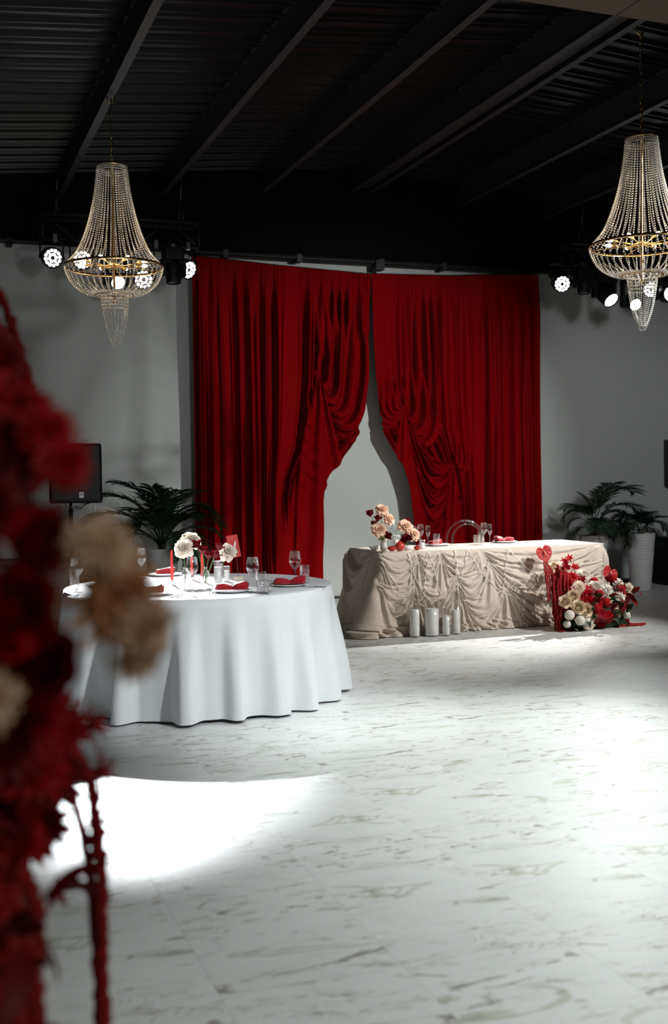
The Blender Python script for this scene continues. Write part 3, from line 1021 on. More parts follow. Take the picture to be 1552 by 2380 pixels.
def moving_head(loc, aim, label, zt, lit=True, big=1.0):
    t = thing('moving_head_light', label, 'stage light', loc, group='moving head lights')
    d = (Vector(aim) - Vector(loc)).normalized()
    h = zt - loc[2]
    k = big * .82
    MB().bevbox((-.13 * k, -.11 * k, h - .15), (.13 * k, .11 * k, h - .03), .015).obj('base', 'black', t, smooth=False)
    MB().box((-.02, -.03, h - .03), (.02, .03, h + .015)).obj('clamp', 'alu', t, smooth=False)
    a0 = math.atan2(d.y, d.x) - PI / 2
    y = MB()
    for q in (-1, 1):
        y.bevbox((q * .135 * k - .025, -.05, -.07), (q * .135 * k + .025, .05, h - .17), .012)
    y.bevbox((-.16 * k, -.06, h - .19), (.16 * k, .06, h - .148), .01)
    yo = y.obj('yoke', 'black', t, smooth=False); yo.rotation_euler = (0, 0, a0)
    r = face_rot(d)
    hd = MB().lathe([(.05 * k, -.16 * k), (.085 * k, -.145 * k), (.105 * k, -.06 * k), (.105 * k, .04 * k), (.098 * k, .10 * k), (.092 * k, .17 * k), (.086 * k, .172 * k), (.084 * k, .15 * k), (.0001, .15 * k)], 28).obj('head', 'black', t)
    hd.rotation_euler = r
    ln = MB().lathe([(.083 * k, .151 * k), (.07 * k, .160 * k), (.04 * k, .166 * k), (.0001, .168 * k)], 28).obj('lens', 'lens' if lit else 'lensoff', t)
    ln.rotation_euler = r
    return t


CAMP = (0.0, 0.0, 1.5)
par((1.335, 11.55, 3.742), (2.6, 5.0, 1.8), 'lit LED par light nearest the speaker end of the truss', 3.935)
par((1.632, 11.55, 3.74), (2.3, 5.0, 1.6), 'lit LED par light shining through the chandelier beads beside the round one', 3.935)
moving_head((1.97, 11.55, 3.56), (2.35, 6.5, .9), 'lit moving head light seen low through the chandelier basket', 3.935)
par((2.26, 11.55, 3.565), (1.7, 4.0, 2.2), 'bright LED par light behind the chandelier basket rim', 3.935)
moving_head((2.575, 11.55, 3.68), (2.63, 11.2, .0), 'unlit moving head light pointing straight down beside the curtain', 3.935, lit=False)
par((2.785, 11.80, 3.745), (5.2, 7.6, 1.6), 'lit LED par light turned away at the curtain end of the truss', 3.935)
par((7.30, 11.55, 3.76), (5.6, 5.0, 1.5), 'lit LED par light just beside the top corner of the curtain', 3.99)
moving_head((7.61, 11.55, 3.79), (7.60, 11.2, .0), 'unlit moving head light pointing straight down above the palms', 3.99, lit=False)
moving_head((7.90, 11.55, 3.68), (8.2, 9.2, 1.6), 'lit moving head light tilted down towards the planters', 3.99, big=1.3)
moving_head((8.30, 11.55, 3.58), (7.2, 6.6, 1.4), 'lit moving head light hanging lowest beside the chandelier tip', 3.99)
par((8.76, 11.80, 3.80), (6.5, 5.0, 1.6), 'LED par light glowing behind the chandelier tip', 3.99)
moving_head((8.83, 11.55, 3.70), (6.0, 4.0, 2.6), 'glaring stage light at the edge of the photo', 3.99, big=1.25)

# ------------------------------------------------------------------ loudspeakers, cabinet, screen
sp = thing('loudspeaker', 'black loudspeaker with a white badge on a pole', 'loudspeaker', (1.37, 10.9, 1.270), math.radians(-8))
sp.scale = (.938,) * 3
MB().bevbox((-.19, -.18, 0), (.335, .20, .605), .02).obj('cabinet', 'black', sp, smooth=False)
MB().bevbox((-.17, -.192, .03), (.315, -.178, .58), .006).obj('grille', 'blackmetal', sp, smooth=False)
bd = MB().box((.105, -.197, .055), (.150, -.191, .112)).obj('badge', 'badge', sp, smooth=False)
ink = MB()
for x in (.112, .126):
    ink.box((x, -.199, .072), (x + .0045, -.1965, .104))
ink.box((.112, -.199, .086), (.1245, -.1965, .090))
ink.add([(.1300, -.199, .088), (.142, -.199, .104), (.147, -.199, .104), (.135, -.199, .088), (.147, -.199, .072), (.142, -.199, .072)], [(0, 1, 2, 3), (0, 3, 4, 5)])
ink.obj('badge_lettering', 'black', bd, smooth=False)
pole = thing('speaker_pole', 'black pole carrying the loudspeaker above the wooden cabinet', 'stand', (1.384, 10.9, .742))
pole.scale = (.938,) * 3
MB().tube([(0, 0, .012), (0, 0, .5)], .022, 12).obj('lower_tube', 'blackmetal', pole)
MB().tube([(0, 0, .46), (0, 0, .565)], .016, 12).obj('upper_tube', 'blackmetal', pole)
MB().lathe([(.09, 0), (.09, .01), (.03, .014)], 20).obj('foot_plate', 'blackmetal', pole)
MB().tube(catmull([(-.12, -.03, .5), (-.10, -.05, .2), (-.30, -.08, .04), (-.42, -.06, .02)], 8), .006, 6).obj('signal_cable', 'cable', pole)
cab = thing('wooden_cabinet', 'dark brown wooden cabinet under the loudspeaker pole', 'cabinet', (1.125, 10.9, 0))
cab.scale = (.94, .94, 1.073)
MB().bevbox((-.55, -.25, 0), (.50, .25, .685), .008).obj('body', 'wood', cab, smooth=False)
MB().bevbox((-.57, -.27, .66), (.52, .27, .69), .006).obj('top_board', 'wood', cab, smooth=False)
for k in (-.54, -.01):
    dr = MB().bevbox((k, -.262, .05), (k + .5, -.25, .63), .004).obj('door', 'wood', cab, smooth=False)
    MB().tube([(k + .44 if k < -.3 else k + .06, -.275, .36), (k + .44 if k < -.3 else k + .06, -.275, .46)], .006, 6).obj('handle', 'steel', dr)
sub = thing('subwoofer', 'tall black subwoofer box behind the ribbed planter at the photo edge', 'loudspeaker', (9.45, 12.05, 0))
MB().bevbox((-.30, -.28, 0), (.32, .28, .625), .015).obj('cabinet', 'black', sub, smooth=False)
MB().bevbox((-.27, -.29, .04), (.29, -.275, .58), .006).obj('grille', 'blackmetal', sub, smooth=False)
fr = thing('wall_screen', 'dark framed screen fixed to the grey wall at the photo edge', 'screen', (10.2, 12.60, 1.28))
MB().bevbox((-.60, -.10, 0), (.60, .05, .64), .012).obj('housing', 'frame', fr, smooth=False)
MB().box((-.56, -.108, .04), (.56, -.099, .60)).obj('panel', 'black', fr, smooth=False)

# ------------------------------------------------------------------ tableware
GLASS_T = .0014


def shell(prof, t=GLASS_T):
    """outer profile followed back by the inner one"""
    return list(prof) + [(max(r - t, .0008), z + (t if i == 0 else 0)) for i, (r, z) in reversed(list(enumerate(prof)))]


def wine_mesh(h=.225, rb=.041, rr=.031, rf=.036):
    stem = h * .42
    foot = MB().lathe([(rf, 0), (rf, .002), (.012, .007), (.005, .014), (.0042, .04), (.004, stem - .01), (.009, stem)], 24).mesh('stem', 'glass')
    b = []
    for k in range(13):
        s = k / 12
        r = rb * math.sin(min(1, s * 1.9 + .06) * PI / 2) if s < .5 else rb + (rr - rb) * ((s - .5) / .5) ** 1.6
        b.append((max(r, .004), stem + (h - stem) * s))
    bowl = MB().lathe(shell(b), 28, cap=False).mesh('bowl', 'glass')
    return foot, bowl


WINE = wine_mesh()
WINE2 = wine_mesh(.215, .035, .028, .033)
FLUTE = wine_mesh(.205, .024, .020, .030)


def stemware(ms, loc, label, name='wine_glass', cat='glass', group='wine glasses'):
    t = thing(name, label, cat, loc, group=group)
    link('stem', ms[0], t); link('bowl', ms[1], t)
    return t


def cut_tumbler_mesh(h, r0, r1, n=48, rows=22):
    a = np.arange(n) * 2 * PI / n
    P = []
    for j in range(rows + 1):
        s = j / rows
        z = h * s
        r = r0 + (r1 - r0) * s
        cut = np.abs(np.sin(8 * a + z * 95)) + np.abs(np.sin(8 * a - z * 95)) if s < .72 else np.full(n, 1.4)
        rr = r - .0022 * (1.4 - np.minimum(cut, 1.4))
        P.append(np.stack([rr * np.cos(a), rr * np.sin(a), np.full(n, z)], 1))
    for s in (1.0, .5, .12):
        r = (r0 + (r1 - r0) * s) - .0032
        P.append(np.stack([r * np.cos(a), r * np.sin(a), np.full(n, h * s)], 1))
    mb = MB(); mb.grid(np.array(P), True)
    mb.f.append(tuple(range(n - 1, -1, -1)))
    k = mb.n - n
    mb.f.append(tuple(range(k, mb.n)))
    return mb.mesh('cut_tumbler', 'crystal_glass', smooth=False)


TUMB = cut_tumbler_mesh(.130, .031, .034)
TUMB2 = cut_tumbler_mesh(.095, .033, .037)
SHOT = cut_tumbler_mesh(.052, .017, .021, 32, 10)


def single(name, me, loc, label, cat, group=None, rz=0.0):
    return tag(link(name, me, None, loc, (0, 0, rz)), label, cat, group)


ZT = .7585
for p, l in (((1.648, 7.007), 'wine glass standing behind the tall cut tumbler nearest the camera'), ((1.992, 6.79), 'wine glass beside the nearest red napkin plate'),
             ((2.412, 7.194), 'wine glass farthest along the round table, before the curtain'), ((1.527, 8.094), 'wine glass at the back of the round table, behind the blurred apricot flower'), ((.96, 7.33), 'wine glass half hidden behind the blurred red flowers')):
    stemware(WINE, (*p, ZT), l)
for p, l, m in (((1.571, 6.76), 'tall cut crystal tumbler at the near edge of the round table', TUMB), ((2.046, 6.789), 'tall cut crystal tumbler between the two red napkin plates', TUMB),
                ((2.47, 7.162), 'cut crystal tumbler nearest the curtain side of the round table', TUMB), ((.983, 7.62), 'tumbler half hidden behind the blurred red flowers', TUMB)):
    single('crystal_tumbler', m, (*p, ZT), l, 'glass', 'cut crystal tumblers')
single('shot_glass', SHOT, (2.088, 6.735, ZT), 'small crystal shot glass beside a tall cut tumbler', 'glass')

PLATE = MB().lathe([(.0001, .004), (.075, .004), (.085, .002), (.090, .004), (.128, .0145), (.131, .016), (.129, .018), (.090, .009), (.076, .0075), (.0001, .0075)], 48, cap=False).mesh('dinner_plate', 'porcelain')


def napkin_mesh(kind):
    mb = MB()
    L, n, k = (.205, 36, 22)
    if kind == 'flat':
        L = .13
    P = []
    for i in range(n + 1):
        s = i / n
        x = (s - .5) * L
        if kind == 'knot':
            w = .040 * (1 - .62 * math.exp(-((s - .52) / .12) ** 2)) * min(1, (s * 9) ** .5 + .15) * (1 + .22 * s)
            h = .026 * (1 - .45 * math.exp(-((s - .52) / .16) ** 2)) * (1 - .25 * (1 - s)) * min(1, (s * 8) ** .5 + .2)
        else:
            w = .042 * min(1, (s * 12) ** .5 + .3) * min(1, ((1 - s) * 12) ** .5 + .3)
            h = .021 * (.8 + .4 * s)
        ring = []
        for j in range(k):
            a = 2 * PI * j / k
            f = 1 + .20 * math.sin(3 * a + 2.5 * s) + .11 * math.sin(7 * a - 4 * s)
            cx, cz = math.cos(a), math.sin(a)
            sg = lambda q: math.copysign(abs(q) ** .7, q)
            ring.append((x + .006 * math.sin(3 * a), w * sg(cx) * f, h + h * sg(cz) * (f if cz > 0 else 1)))
        P.append(ring)
    P = np.array(P)
    P[:, :, 2] -= P[:, :, 2].min()
    b = mb.n
    mb.grid(P, True)
    mb.f.append(tuple(range(k - 1, -1, -1)))
    # folded loops showing at the open end
    for q, (dy, dz, r) in enumerate(((-.012, .018, .013), (.014, .017, .014), (0, .036, .011))):
        a = np.linspace(-.4 * PI, 1.4 * PI, 14)
        prof = np.stack([np.full(14, L / 2 - .012), dy + r * np.cos(a) * 1.5, dz + r * np.sin(a)], 1)
        P2 = np.array([prof - np.array([.02, 0, 0]), prof, prof + np.array([.012 + .004 * q, 0, 0])])
        mb.grid(P2)
    if kind == 'knot':
        mb.f.append(tuple(b + n * k + j for j in range(k)))
    else:
        mb.f.append(tuple(b + n * k + j for j in range(k)))
    return mb.mesh('napkin', 'napkin')


NAP, NAPF = napkin_mesh('knot'), napkin_mesh('flat')
for p, lp, ln, nm, rz in (((1.876, 6.883), 'white plate with a knotted red napkin nearest the camera', 'shiny red napkin on the nearest white plate', NAP, -.36),
                          ((2.329, 7.072), 'white plate with a red napkin beside the wine glass by the curtain', 'red napkin on the plate nearest the curtain side', NAP, -.36),
                          ((1.377, 6.95), 'white plate with a folded pinkish napkin next to the blurred apricot flower', 'folded pinkish red napkin next to the blurred apricot flower', NAPF, -.36),
                          ((1.743, 8.289), 'white plate at the back of the round table beside a red taper candle', 'red napkin on the back plate beside a red taper candle', NAPF, -.2),
                          ((.98, 6.955), 'white plate mostly hidden behind the blurred red flowers', None, None, 0)):
    single('dinner_plate', PLATE, (*p, ZT - .002), lp, 'plate', 'dinner plates')
    if nm is not None:
        single('napkin', nm, (*p, ZT + .0135), ln, 'napkin', 'red napkins', rz)

fk = MB()
fk.add([(-.006, -.02, .003), (.006, -.02, .003), (.0035, .075, .006), (-.0035, .075, .006), (-.006, -.02, .005), (.006, -.02, .005), (.0035, .075, .008), (-.0035, .075, .008)], [(0, 3, 2, 1), (4, 5, 6, 7), (0, 1, 5, 4), (1, 2, 6, 5), (2, 3, 7, 6), (3, 0, 4, 7)])
fk.add([(-.0035, .075, .006), (.0035, .075, .006), (.0115, .105, .004), (-.0115, .105, .004), (-.0035, .075, .008), (.0035, .075, .008), (.0115, .105, .006), (-.0115, .105, .006)], [(0, 3, 2, 1), (4, 5, 6, 7), (0, 1, 5, 4), (1, 2, 6, 5), (2, 3, 7, 6), (3, 0, 4, 7)])
for i in range(4):
    x = -.0115 + i * .0066
    fk.add([(x, .105, .004), (x + .0032, .105, .004), (x + .0026, .150, .009), (x + .0006, .150, .009), (x, .105, .006), (x + .0032, .105, .006), (x + .0026, .150, .0105), (x + .0006, .150, .0105)], [(0, 3, 2, 1), (4, 5, 6, 7), (0, 1, 5, 4), (1, 2, 6, 5), (2, 3, 7, 6), (3, 0, 4, 7)])
FORK = fk.mesh('fork', 'steel', smooth=False)
kn = MB()
kn.bevbox((-.006, -.09, .0005), (.006, .0, .007), .002)
kn.add([(-.006, 0, .002), (.006, 0, .002), (.009, .06, .002), (.004, .12, .002), (-.006, .125, .002), (-.006, 0, .0045), (.006, 0, .0045), (.009, .06, .0032), (.004, .12, .0032), (-.006, .125, .0045)],
       [(4, 3, 2, 1, 0), (5, 6, 7, 8, 9), (0, 1, 6, 5), (1, 2, 7, 6), (2, 3, 8, 7), (3, 4, 9, 8), (4, 0, 5, 9)])
KNIFE = kn.mesh('table_knife', 'steel', smooth=False)


def radial(p):
    return math.atan2(RC[1] - p[1], RC[0] - p[0]) - PI / 2


for p, l in (((1.712, 6.80), 'steel fork lying apart, farther from the nearest plate'), ((1.742, 6.775), 'steel fork lying closest to the nearest plate'), ((1.275, 7.06), 'steel fork beside the pinkish napkin plate')):
    single('fork', FORK, (*p, ZT - .001), l, 'fork', 'forks', radial(p))
for p, l in (((1.992, 6.735), 'steel knife right beside the nearest plate'), ((2.02, 6.720), 'second steel knife at the foot of the wine glass'), ((2.445, 6.91), 'steel knife by the plate nearest the curtain side'),
             ((1.488, 6.80), 'steel knife beside the pinkish napkin plate'), ((1.515, 6.785), 'steel knife next to the near cut tumbler')):
    single('table_knife', KNIFE, (*p, ZT - .001), l, 'knife', 'table knives', radial(p))

# red tapers in crystal holders
HOLD = MB().lathe([(.034, 0), (.036, .004), (.020, .012), (.016, .020), (.026, .027), (.028, .032), (.016, .036), (.0125, .036), (.012, .018), (.0001, .018)], 12).mesh('candle_holder', 'crystal_glass', smooth=False)
TAPER = MB().lathe([(.0105, 0), (.0108, .01), (.0078, .20), (.0066, .212), (.003, .221), (.0001, .223)], 16).mesh('wax_taper', 'redwax')
WICK = MB().tube([(0, 0, .22), (.001, 0, .232)], .0011, 5).mesh('wick', 'black')
for p, lh, lc in (((1.643, 7.59), 'crystal holder of the red taper standing apart', 'red taper candle standing apart beside the blurred flower'), ((1.851, 7.872), 'crystal holder of the red taper behind the wine glass', 'red taper candle seen through the wine glass'),
                  ((1.878, 7.671), 'crystal holder of the red taper behind the bud vase', 'red taper candle rising behind the rosebud vase')):
    single('candle_holder', HOLD, (*p, ZT), lh, 'candle holder', 'crystal candle holders')
    t = thing('taper_candle', lc, 'candle', (*p, ZT + .0185), group='red taper candles')
    link('wax_taper', TAPER, t); link('wick', WICK, t)

# pillar candles in cylinder glasses
def cylinder_candle(loc, r, h, fill, label, group, floor_=True):
    t = thing('glass_candle', label, 'candle', loc, group=group)
    MB().lathe([(r * .97, 0), (r, .004), (r, h), (r - .002, h), (r - .002, h - .004)], 32, cap=False).obj('glass_cylinder', 'candle_glass', t)
    MB().lathe([(r - .004, .0), (r - .004, .006)], 32).obj('glass_base', 'candle_glass', t)
    a_ = np.arange(32) * 2 * PI / 32
    MB().tube(np.stack([(r - .001) * np.cos(a_), (r - .001) * np.sin(a_), h + 0 * a_], 1), .0022, 6, closed=True).obj('glass_rim', 'candle_rim', t)
    z0 = .012 if floor_ else .007
    MB().lathe([(.0001, z0), (r - .006, z0), (r - .0045, z0 + .004), (r - .0045, fill - .002), (r - .007, fill), (.0001, fill - .002)], 32, cap=False).obj('wax_fill', 'wax', t)
    return t


cylinder_candle((1.931, 7.429, ZT), .030, .160, .118, 'white candle in a clear cylinder glass beside the bud vase', 'glass candles on the round table', False)
cylinder_candle((2.033, 7.583, ZT), .024, .108, .078, 'shorter white candle glass next to the table number', 'glass candles on the round table', False)
for p, r, h, f, l in (((4.253, 9.250), .050, .395, .255, 'slim white candle glass at the floor group end nearest the round table'), ((4.420, 9.235), .068, .335, .255, 'widest white candle glass on the floor before the beige cloth'),
                      ((4.545, 9.190), .037, .260, .190, 'smallest white candle glass on the floor'), ((4.675, 9.250), .045, .395, .225, 'tall white candle glass standing beside the smallest floor candle')):
    cylinder_candle((*p, .0005), r, h, f, l, 'glass candles on the floor')

# bud vases
VASE = MB().lathe(shell([(.026, 0), (.028, .004), (.028, .060), (.026, .085), (.012, .100), (.011, .112), (.018, .120)], .002), 24, cap=False).mesh('bud_vase', 'glass')
for p, l in (((1.717, 7.514), 'glass bud vase holding the two upper cream roses'), ((1.853, 7.473), 'glass bud vase full of dark red rosebuds'), ((2.012, 7.66), 'glass bud vase with one cream rose before the table number')):
    single('bud_vase', VASE, (*p, ZT), l, 'vase', 'glass bud vases')

# table number card
nb = thing('table_number', 'red table card numbered 1 on a thin wire holder', 'table sign', (2.133, 7.63, ZT), -.36)
MB().bevbox((-.033, -.012, 0), (.033, .012, .026), .003).obj('holder_block', 'cardbase', nb, smooth=False)
a = np.linspace(-PI / 2, 1.5 * PI, 20)
loop = [(-.012 + .010 * math.cos(t), -.002, .190 + .011 * math.sin(t)) for t in a]
MB().tube([(0, 0, .02), (-.006, 0, .10), (-.011, 0, .177)] + loop[1:], .0011, 5).obj('wire', 'wire', nb)
cd = MB().box((-.040, -.0008, 0), (.040, .0008, .160)).obj('card', 'card', nb, smooth=False)
cd.location = (-.018, .0018, .165); cd.rotation_euler = (0, math.radians(-10), 0)
one = MB()
one.add([(-.006, -.0012, .028), (.006, -.0012, .028), (.022, -.0012, .115), (.016, -.0012, .115)], [(0, 1, 2, 3)])
one.add([(-.018, -.0012, .055), (-.015, -.0012, .052), (.020, -.0012, .112), (.017, -.0012, .115)], [(0, 1, 2, 3)])
one.add([(-.004, -.0012, .139), (.004, -.0012, .137), (.004, -.0012, .1385), (-.004, -.0012, .1405)], [(0, 1, 2, 3)])
one.obj('numeral', 'cardink', cd, smooth=False)


# ------------------------------------------------------------------ flowers
def petal(mb, az, r0, z0, e0, e1, length, width, nt_=5, ns=4, cup=.0, ruffle=.0, point=.0, seed=0.0, tw=0.0):
    """one petal leaving the centre at azimuth az, bending from elevation e0 to e1"""
    P = np.zeros((nt_ + 1, ns + 1, 3))
    x, z = r0, z0
    dl = length / nt_
    ca, sa = math.cos(az), math.sin(az)
    for i in range(nt_ + 1):
        t = i / nt_
        e = e0 + (e1 - e0) * t
        if i:
            x += math.cos(e) * dl
            z += math.sin(e) * dl
        w = width * (math.sin(PI * (.12 + .78 * t)) ** .7) * (1 - point * t ** 2.2)
        for j in range(ns + 1):
            s = -1 + 2 * j / ns
            y = s * w / 2
            nx, nz = -math.sin(e), math.cos(e)
            c = cup * s * s * w + ruffle * length * t * math.sin(s * 5.0 + seed + 3 * t)
            px, pz = x + nx * c - (.10 * length * s * s if t > .9 and point < .3 else 0) * math.cos(e), z + nz * c
            y2 = y * math.cos(tw * t)
            pz += y * math.sin(tw * t)
            P[i, j] = (px * ca - y2 * sa, px * sa + y2 * ca, pz)
    mb.grid(P)


def rose_mesh(mname, seed, nm='rose_bloom', op=1.0):
    r = random.Random(seed)
    mb = MB()
    rings = [(4, .05, 1.45, 2.0, .80, .60), (5, .14, 1.30, 1.85, .92, .75), (5, .24, 1.10, 1.60, .98, .95), (6, .32, .85, 1.25, 1.0, 1.05), (6, .36, .50, .62, .92, 1.1)]
    for k, (n, r0, e0, e1, L, w) in enumerate(rings):
        for i in range(n):
            az = 2 * PI * i / n + k * .7 + r.uniform(-.15, .15)
            petal(mb, az, r0, -.45 + .02 * k, e0 * (1 + .1 * (1 - op)), e1 + (.9 if k < 3 else .4) * 0, L, w, 5, 4, cup=.28 if k < 4 else .12, ruffle=.02, seed=r.uniform(0, 6))
    mb.ball((0, 0, -.30), .42, 12, 7)
    mb.ball((0, 0, .05), .22, 10, 6)
    return mb.mesh(nm, mname)


def ruffled_mesh(mname, seed, nm='open_bloom'):
    """wide-open rose with its petals folded back"""
    r = random.Random(seed)
    mb = MB()
    for k, (n, e0, e1, L, w) in enumerate(((5, 1.75, 1.9, .34, .42), (5, 1.55, 1.35, .44, .5), (6, 1.25, .75, .62, .62), (8, .9, .30, .78, .68), (8, .5, -.25, .92, .72), (7, .1, -.75, .92, .72))):
        for i in range(n):
            az = 2 * PI * i / n + k * .9 + r.uniform(-.2, .2)
            petal(mb, az, .07 + .02 * k, -.06 - .03 * k, e0 + r.uniform(-.15, .15), e1 + r.uniform(-.2, .2), L * r.uniform(.88, 1.1), w, 5, 5, cup=.10, ruffle=.07, seed=r.uniform(0, 6))
    mb.ball((0, 0, .02), .19, 10, 6)
    return mb.mesh(nm, mname)


def bud_mesh(mname, seed, nm='rosebud'):
    r = random.Random(seed)
    mb = MB()
    for k, (n, r0, e0, e1, L, w) in enumerate(((3, .05, 1.75, 1.6, 1.7, 1.0), (4, .25, 1.5, 1.62, 1.75, 1.3), (5, .42, 1.25, 1.75, 1.65, 1.35), (4, .5, 1.0, 1.35, 1.5, 1.3))):
        for i in range(n):
            petal(mb, 2 * PI * i / n + k, r0, -.9, e0, e1 - (.5 if k == 3 else 0), L, w, 5, 4, cup=.3, ruffle=.02, seed=r.uniform(0, 6))
    mb.ball((0, 0, -.75), .5, 10, 6)
    return mb.mesh(nm, mname)


def mum_mesh(mname, seed, nm='chrysanthemum'):
    r = random.Random(seed)
    mb = MB()
    for k, (n, e0, e1, L) in enumerate(((14, 1.2, .9, .45), (18, .9, .45, .72), (22, .55, .1, .95), (22, .2, -.25, 1.0))):
        for i in range(n):
            petal(mb, 2 * PI * i / n + k * .4 + r.uniform(-.06, .06), .05, -.12 - .03 * k, e0 + r.uniform(-.15, .15), e1 + r.uniform(-.2, .2), L * r.uniform(.88, 1.08), .16, 3, 2, cup=.35)
    mb.ball((0, 0, -.12), .14, 8, 5)
    return mb.mesh(nm, mname)


def pompon_mesh(mname, seed, nm='pompon', n=170):
    mb = MB()
    g = PI * (3 - math.sqrt(5))
    for i in range(n):
        z = 1 - 2 * (i + .5) / n
        rr = math.sqrt(1 - z * z)
        d = Vector((rr * math.cos(g * i), rr * math.sin(g * i), z))
        q = d.to_track_quat('Z', 'Y')
        loc = [(.09, 0, .70), (0, .09, .70), (-.09, 0, .70), (0, -.09, .70), (.06, .05, .98), (-.05, .02, 1.0)]
        V = [q @ Vector(p) for p in loc]
        mb.add([tuple(p) for p in V], [(0, 1, 4), (1, 2, 5, 4), (2, 3, 5), (3, 0, 4, 5)])
    mb.ball((0, 0, 0), .82, 14, 8)
    return mb.mesh(nm, mname)


def lily_mesh(mname, seed, nm='alstroemeria'):
    r = random.Random(seed)
    mb = MB()
    for b in range(4):
        o = MB()
        for i in range(6):
            petal(o, 2 * PI * i / 6 + r.uniform(-.1, .1), .03, 0, 1.0, .25 + r.uniform(-.2, .2), .68, .30, 4, 2, cup=.12, point=.85, ruffle=.03, seed=r.uniform(0, 6))
        q = Euler((r.uniform(-.7, .7), r.uniform(-.7, .7), r.uniform(0, 6))).to_matrix()
        V = np.concatenate(o.v) @ np.array(q).T + np.array((r.uniform(-.45, .45), r.uniform(-.45, .45), r.uniform(-.35, .25)))
        mb.add(V, o.f)
    return mb.mesh(nm, mname)


def anemone_mesh(mname, seed, nm='anemone'):
    r = random.Random(seed)
    mb = MB()
    for k, (n, e0, e1, L, w) in enumerate(((6, .75, .25, .9, .8), (7, .4, -.1, 1.0, .85))):
        for i in range(n):
            petal(mb, 2 * PI * i / n + k * .5, .08, -.05 * k, e0, e1 + r.uniform(-.2, .2), L, w, 4, 4, cup=.16, ruffle=.04, seed=r.uniform(0, 6))
    return mb.mesh(nm, mname)


def anthurium_mesh():
    mb = MB()
    nr, na = 10, 40
    P = np.zeros((nr + 1, na, 3))
    for j in range(na):
        a = 2 * PI * j / na
        # heart outline, notch at +y, tip at -y
        x = .98 * math.sin(a) * (1 - .12 * math.cos(a)) * (1.05 if math.cos(a) > 0 else 1)
        yy = .80 * math.cos(a) + (.25 * abs(math.sin(a)) ** .7 if math.cos(a) > 0 else 0) - (.35 * (1 - abs(math.sin(a))) ** 2 if math.cos(a) < 0 else 0) - (.34 * max(0, 1 - abs(math.sin(a)) / .42) if math.cos(a) > 0 else 0)
        for i in range(nr + 1):
            t = i / nr
            vein = .035 * math.sin(9 * a + 1.5 * t) * t * (1 - t) * 3
            P[i, j] = (x * t, (yy - .25) * t + .25, .16 * (t ** 2) + vein - .10 * t ** 4)
    mb.grid(P, True)
    me = mb.mesh('spathe', 'anth')
    sp_ = MB().tube(catmull([(0, .22, .02), (0, .10, .20), (0, -.12, .34), (0, -.38, .42)], 5), np.linspace(.095, .06, 16), 8).mesh('spadix', 'spadix')
    return me, sp_


ANTH = anthurium_mesh()
BL = {
    'white': [ruffled_mesh('f_white', 1), ruffled_mesh('f_white', 2)],
    'peach': [ruffled_mesh('f_peach', 3), ruffled_mesh('f_peach', 4)],
    'cream': [ruffled_mesh('f_white', 5)],
    'bud': [bud_mesh('f_dark', 6)], 'red': [bud_mesh('f_dark', 7)],
    'rose': [rose_mesh('f_rose', 8, 'rose'), rose_mesh('f_rose', 9, 'rose')],
    'rose_white': [rose_mesh('f_mum', 10, 'rose')],
    'mum': [mum_mesh('f_mum', 11)], 'mum_peach': [mum_mesh('f_mump', 12)],
    'pompon_white': [pompon_mesh('f_mum', 13)], 'pompon_red': [pompon_mesh('f_red', 14)],
    'lily': [lily_mesh('f_red', 15), lily_mesh('f_red', 16), lily_mesh('f_crimson', 17)],
    'anemone': [anemone_mesh('f_red', 18), anemone_mesh('f_crimson', 19)],
}
SEPAL = MB()
for i in range(5):
    petal(SEPAL, 2 * PI * i / 5, .12, -.95, .2, 1.2, .9, .3, 3, 2, point=.9)
SEPAL = SEPAL.mesh('sepals', 'green')


def stem_flower(kind, bloom, size, foot, label, face, name):
    """a cut flower standing in a vase: stem, bloom, and sepals under a bud"""
    b, f = Vector(bloom), Vector(foot)
    t = thing(name, label, 'flower', tuple(f), group='cut flowers in vases')
    mid = f + (b - f) * .5 + Vector((0, 0, .02))
    d = Vector(face).normalized()
    end = b - d * size * .5
    pts = catmull([(0, 0, 0), tuple((f + (end - f) * .35 + Vector((0, 0, .015))) - f), tuple(f + (end - f) * .72 + Vector((0, 0, .012)) - f), tuple(end - f)], 6)
    MB().tube(pts, .0024, 6).obj('stem', 'green', t)
    me = random.choice(BL[kind])
    link('bloom', me, t, tuple(b - f), face_rot(d, random.uniform(0, 6)), size)
    if kind in ('bud', 'red'):
        link('sepals', SEPAL, t, tuple(b - f), face_rot(d), size)
    return t


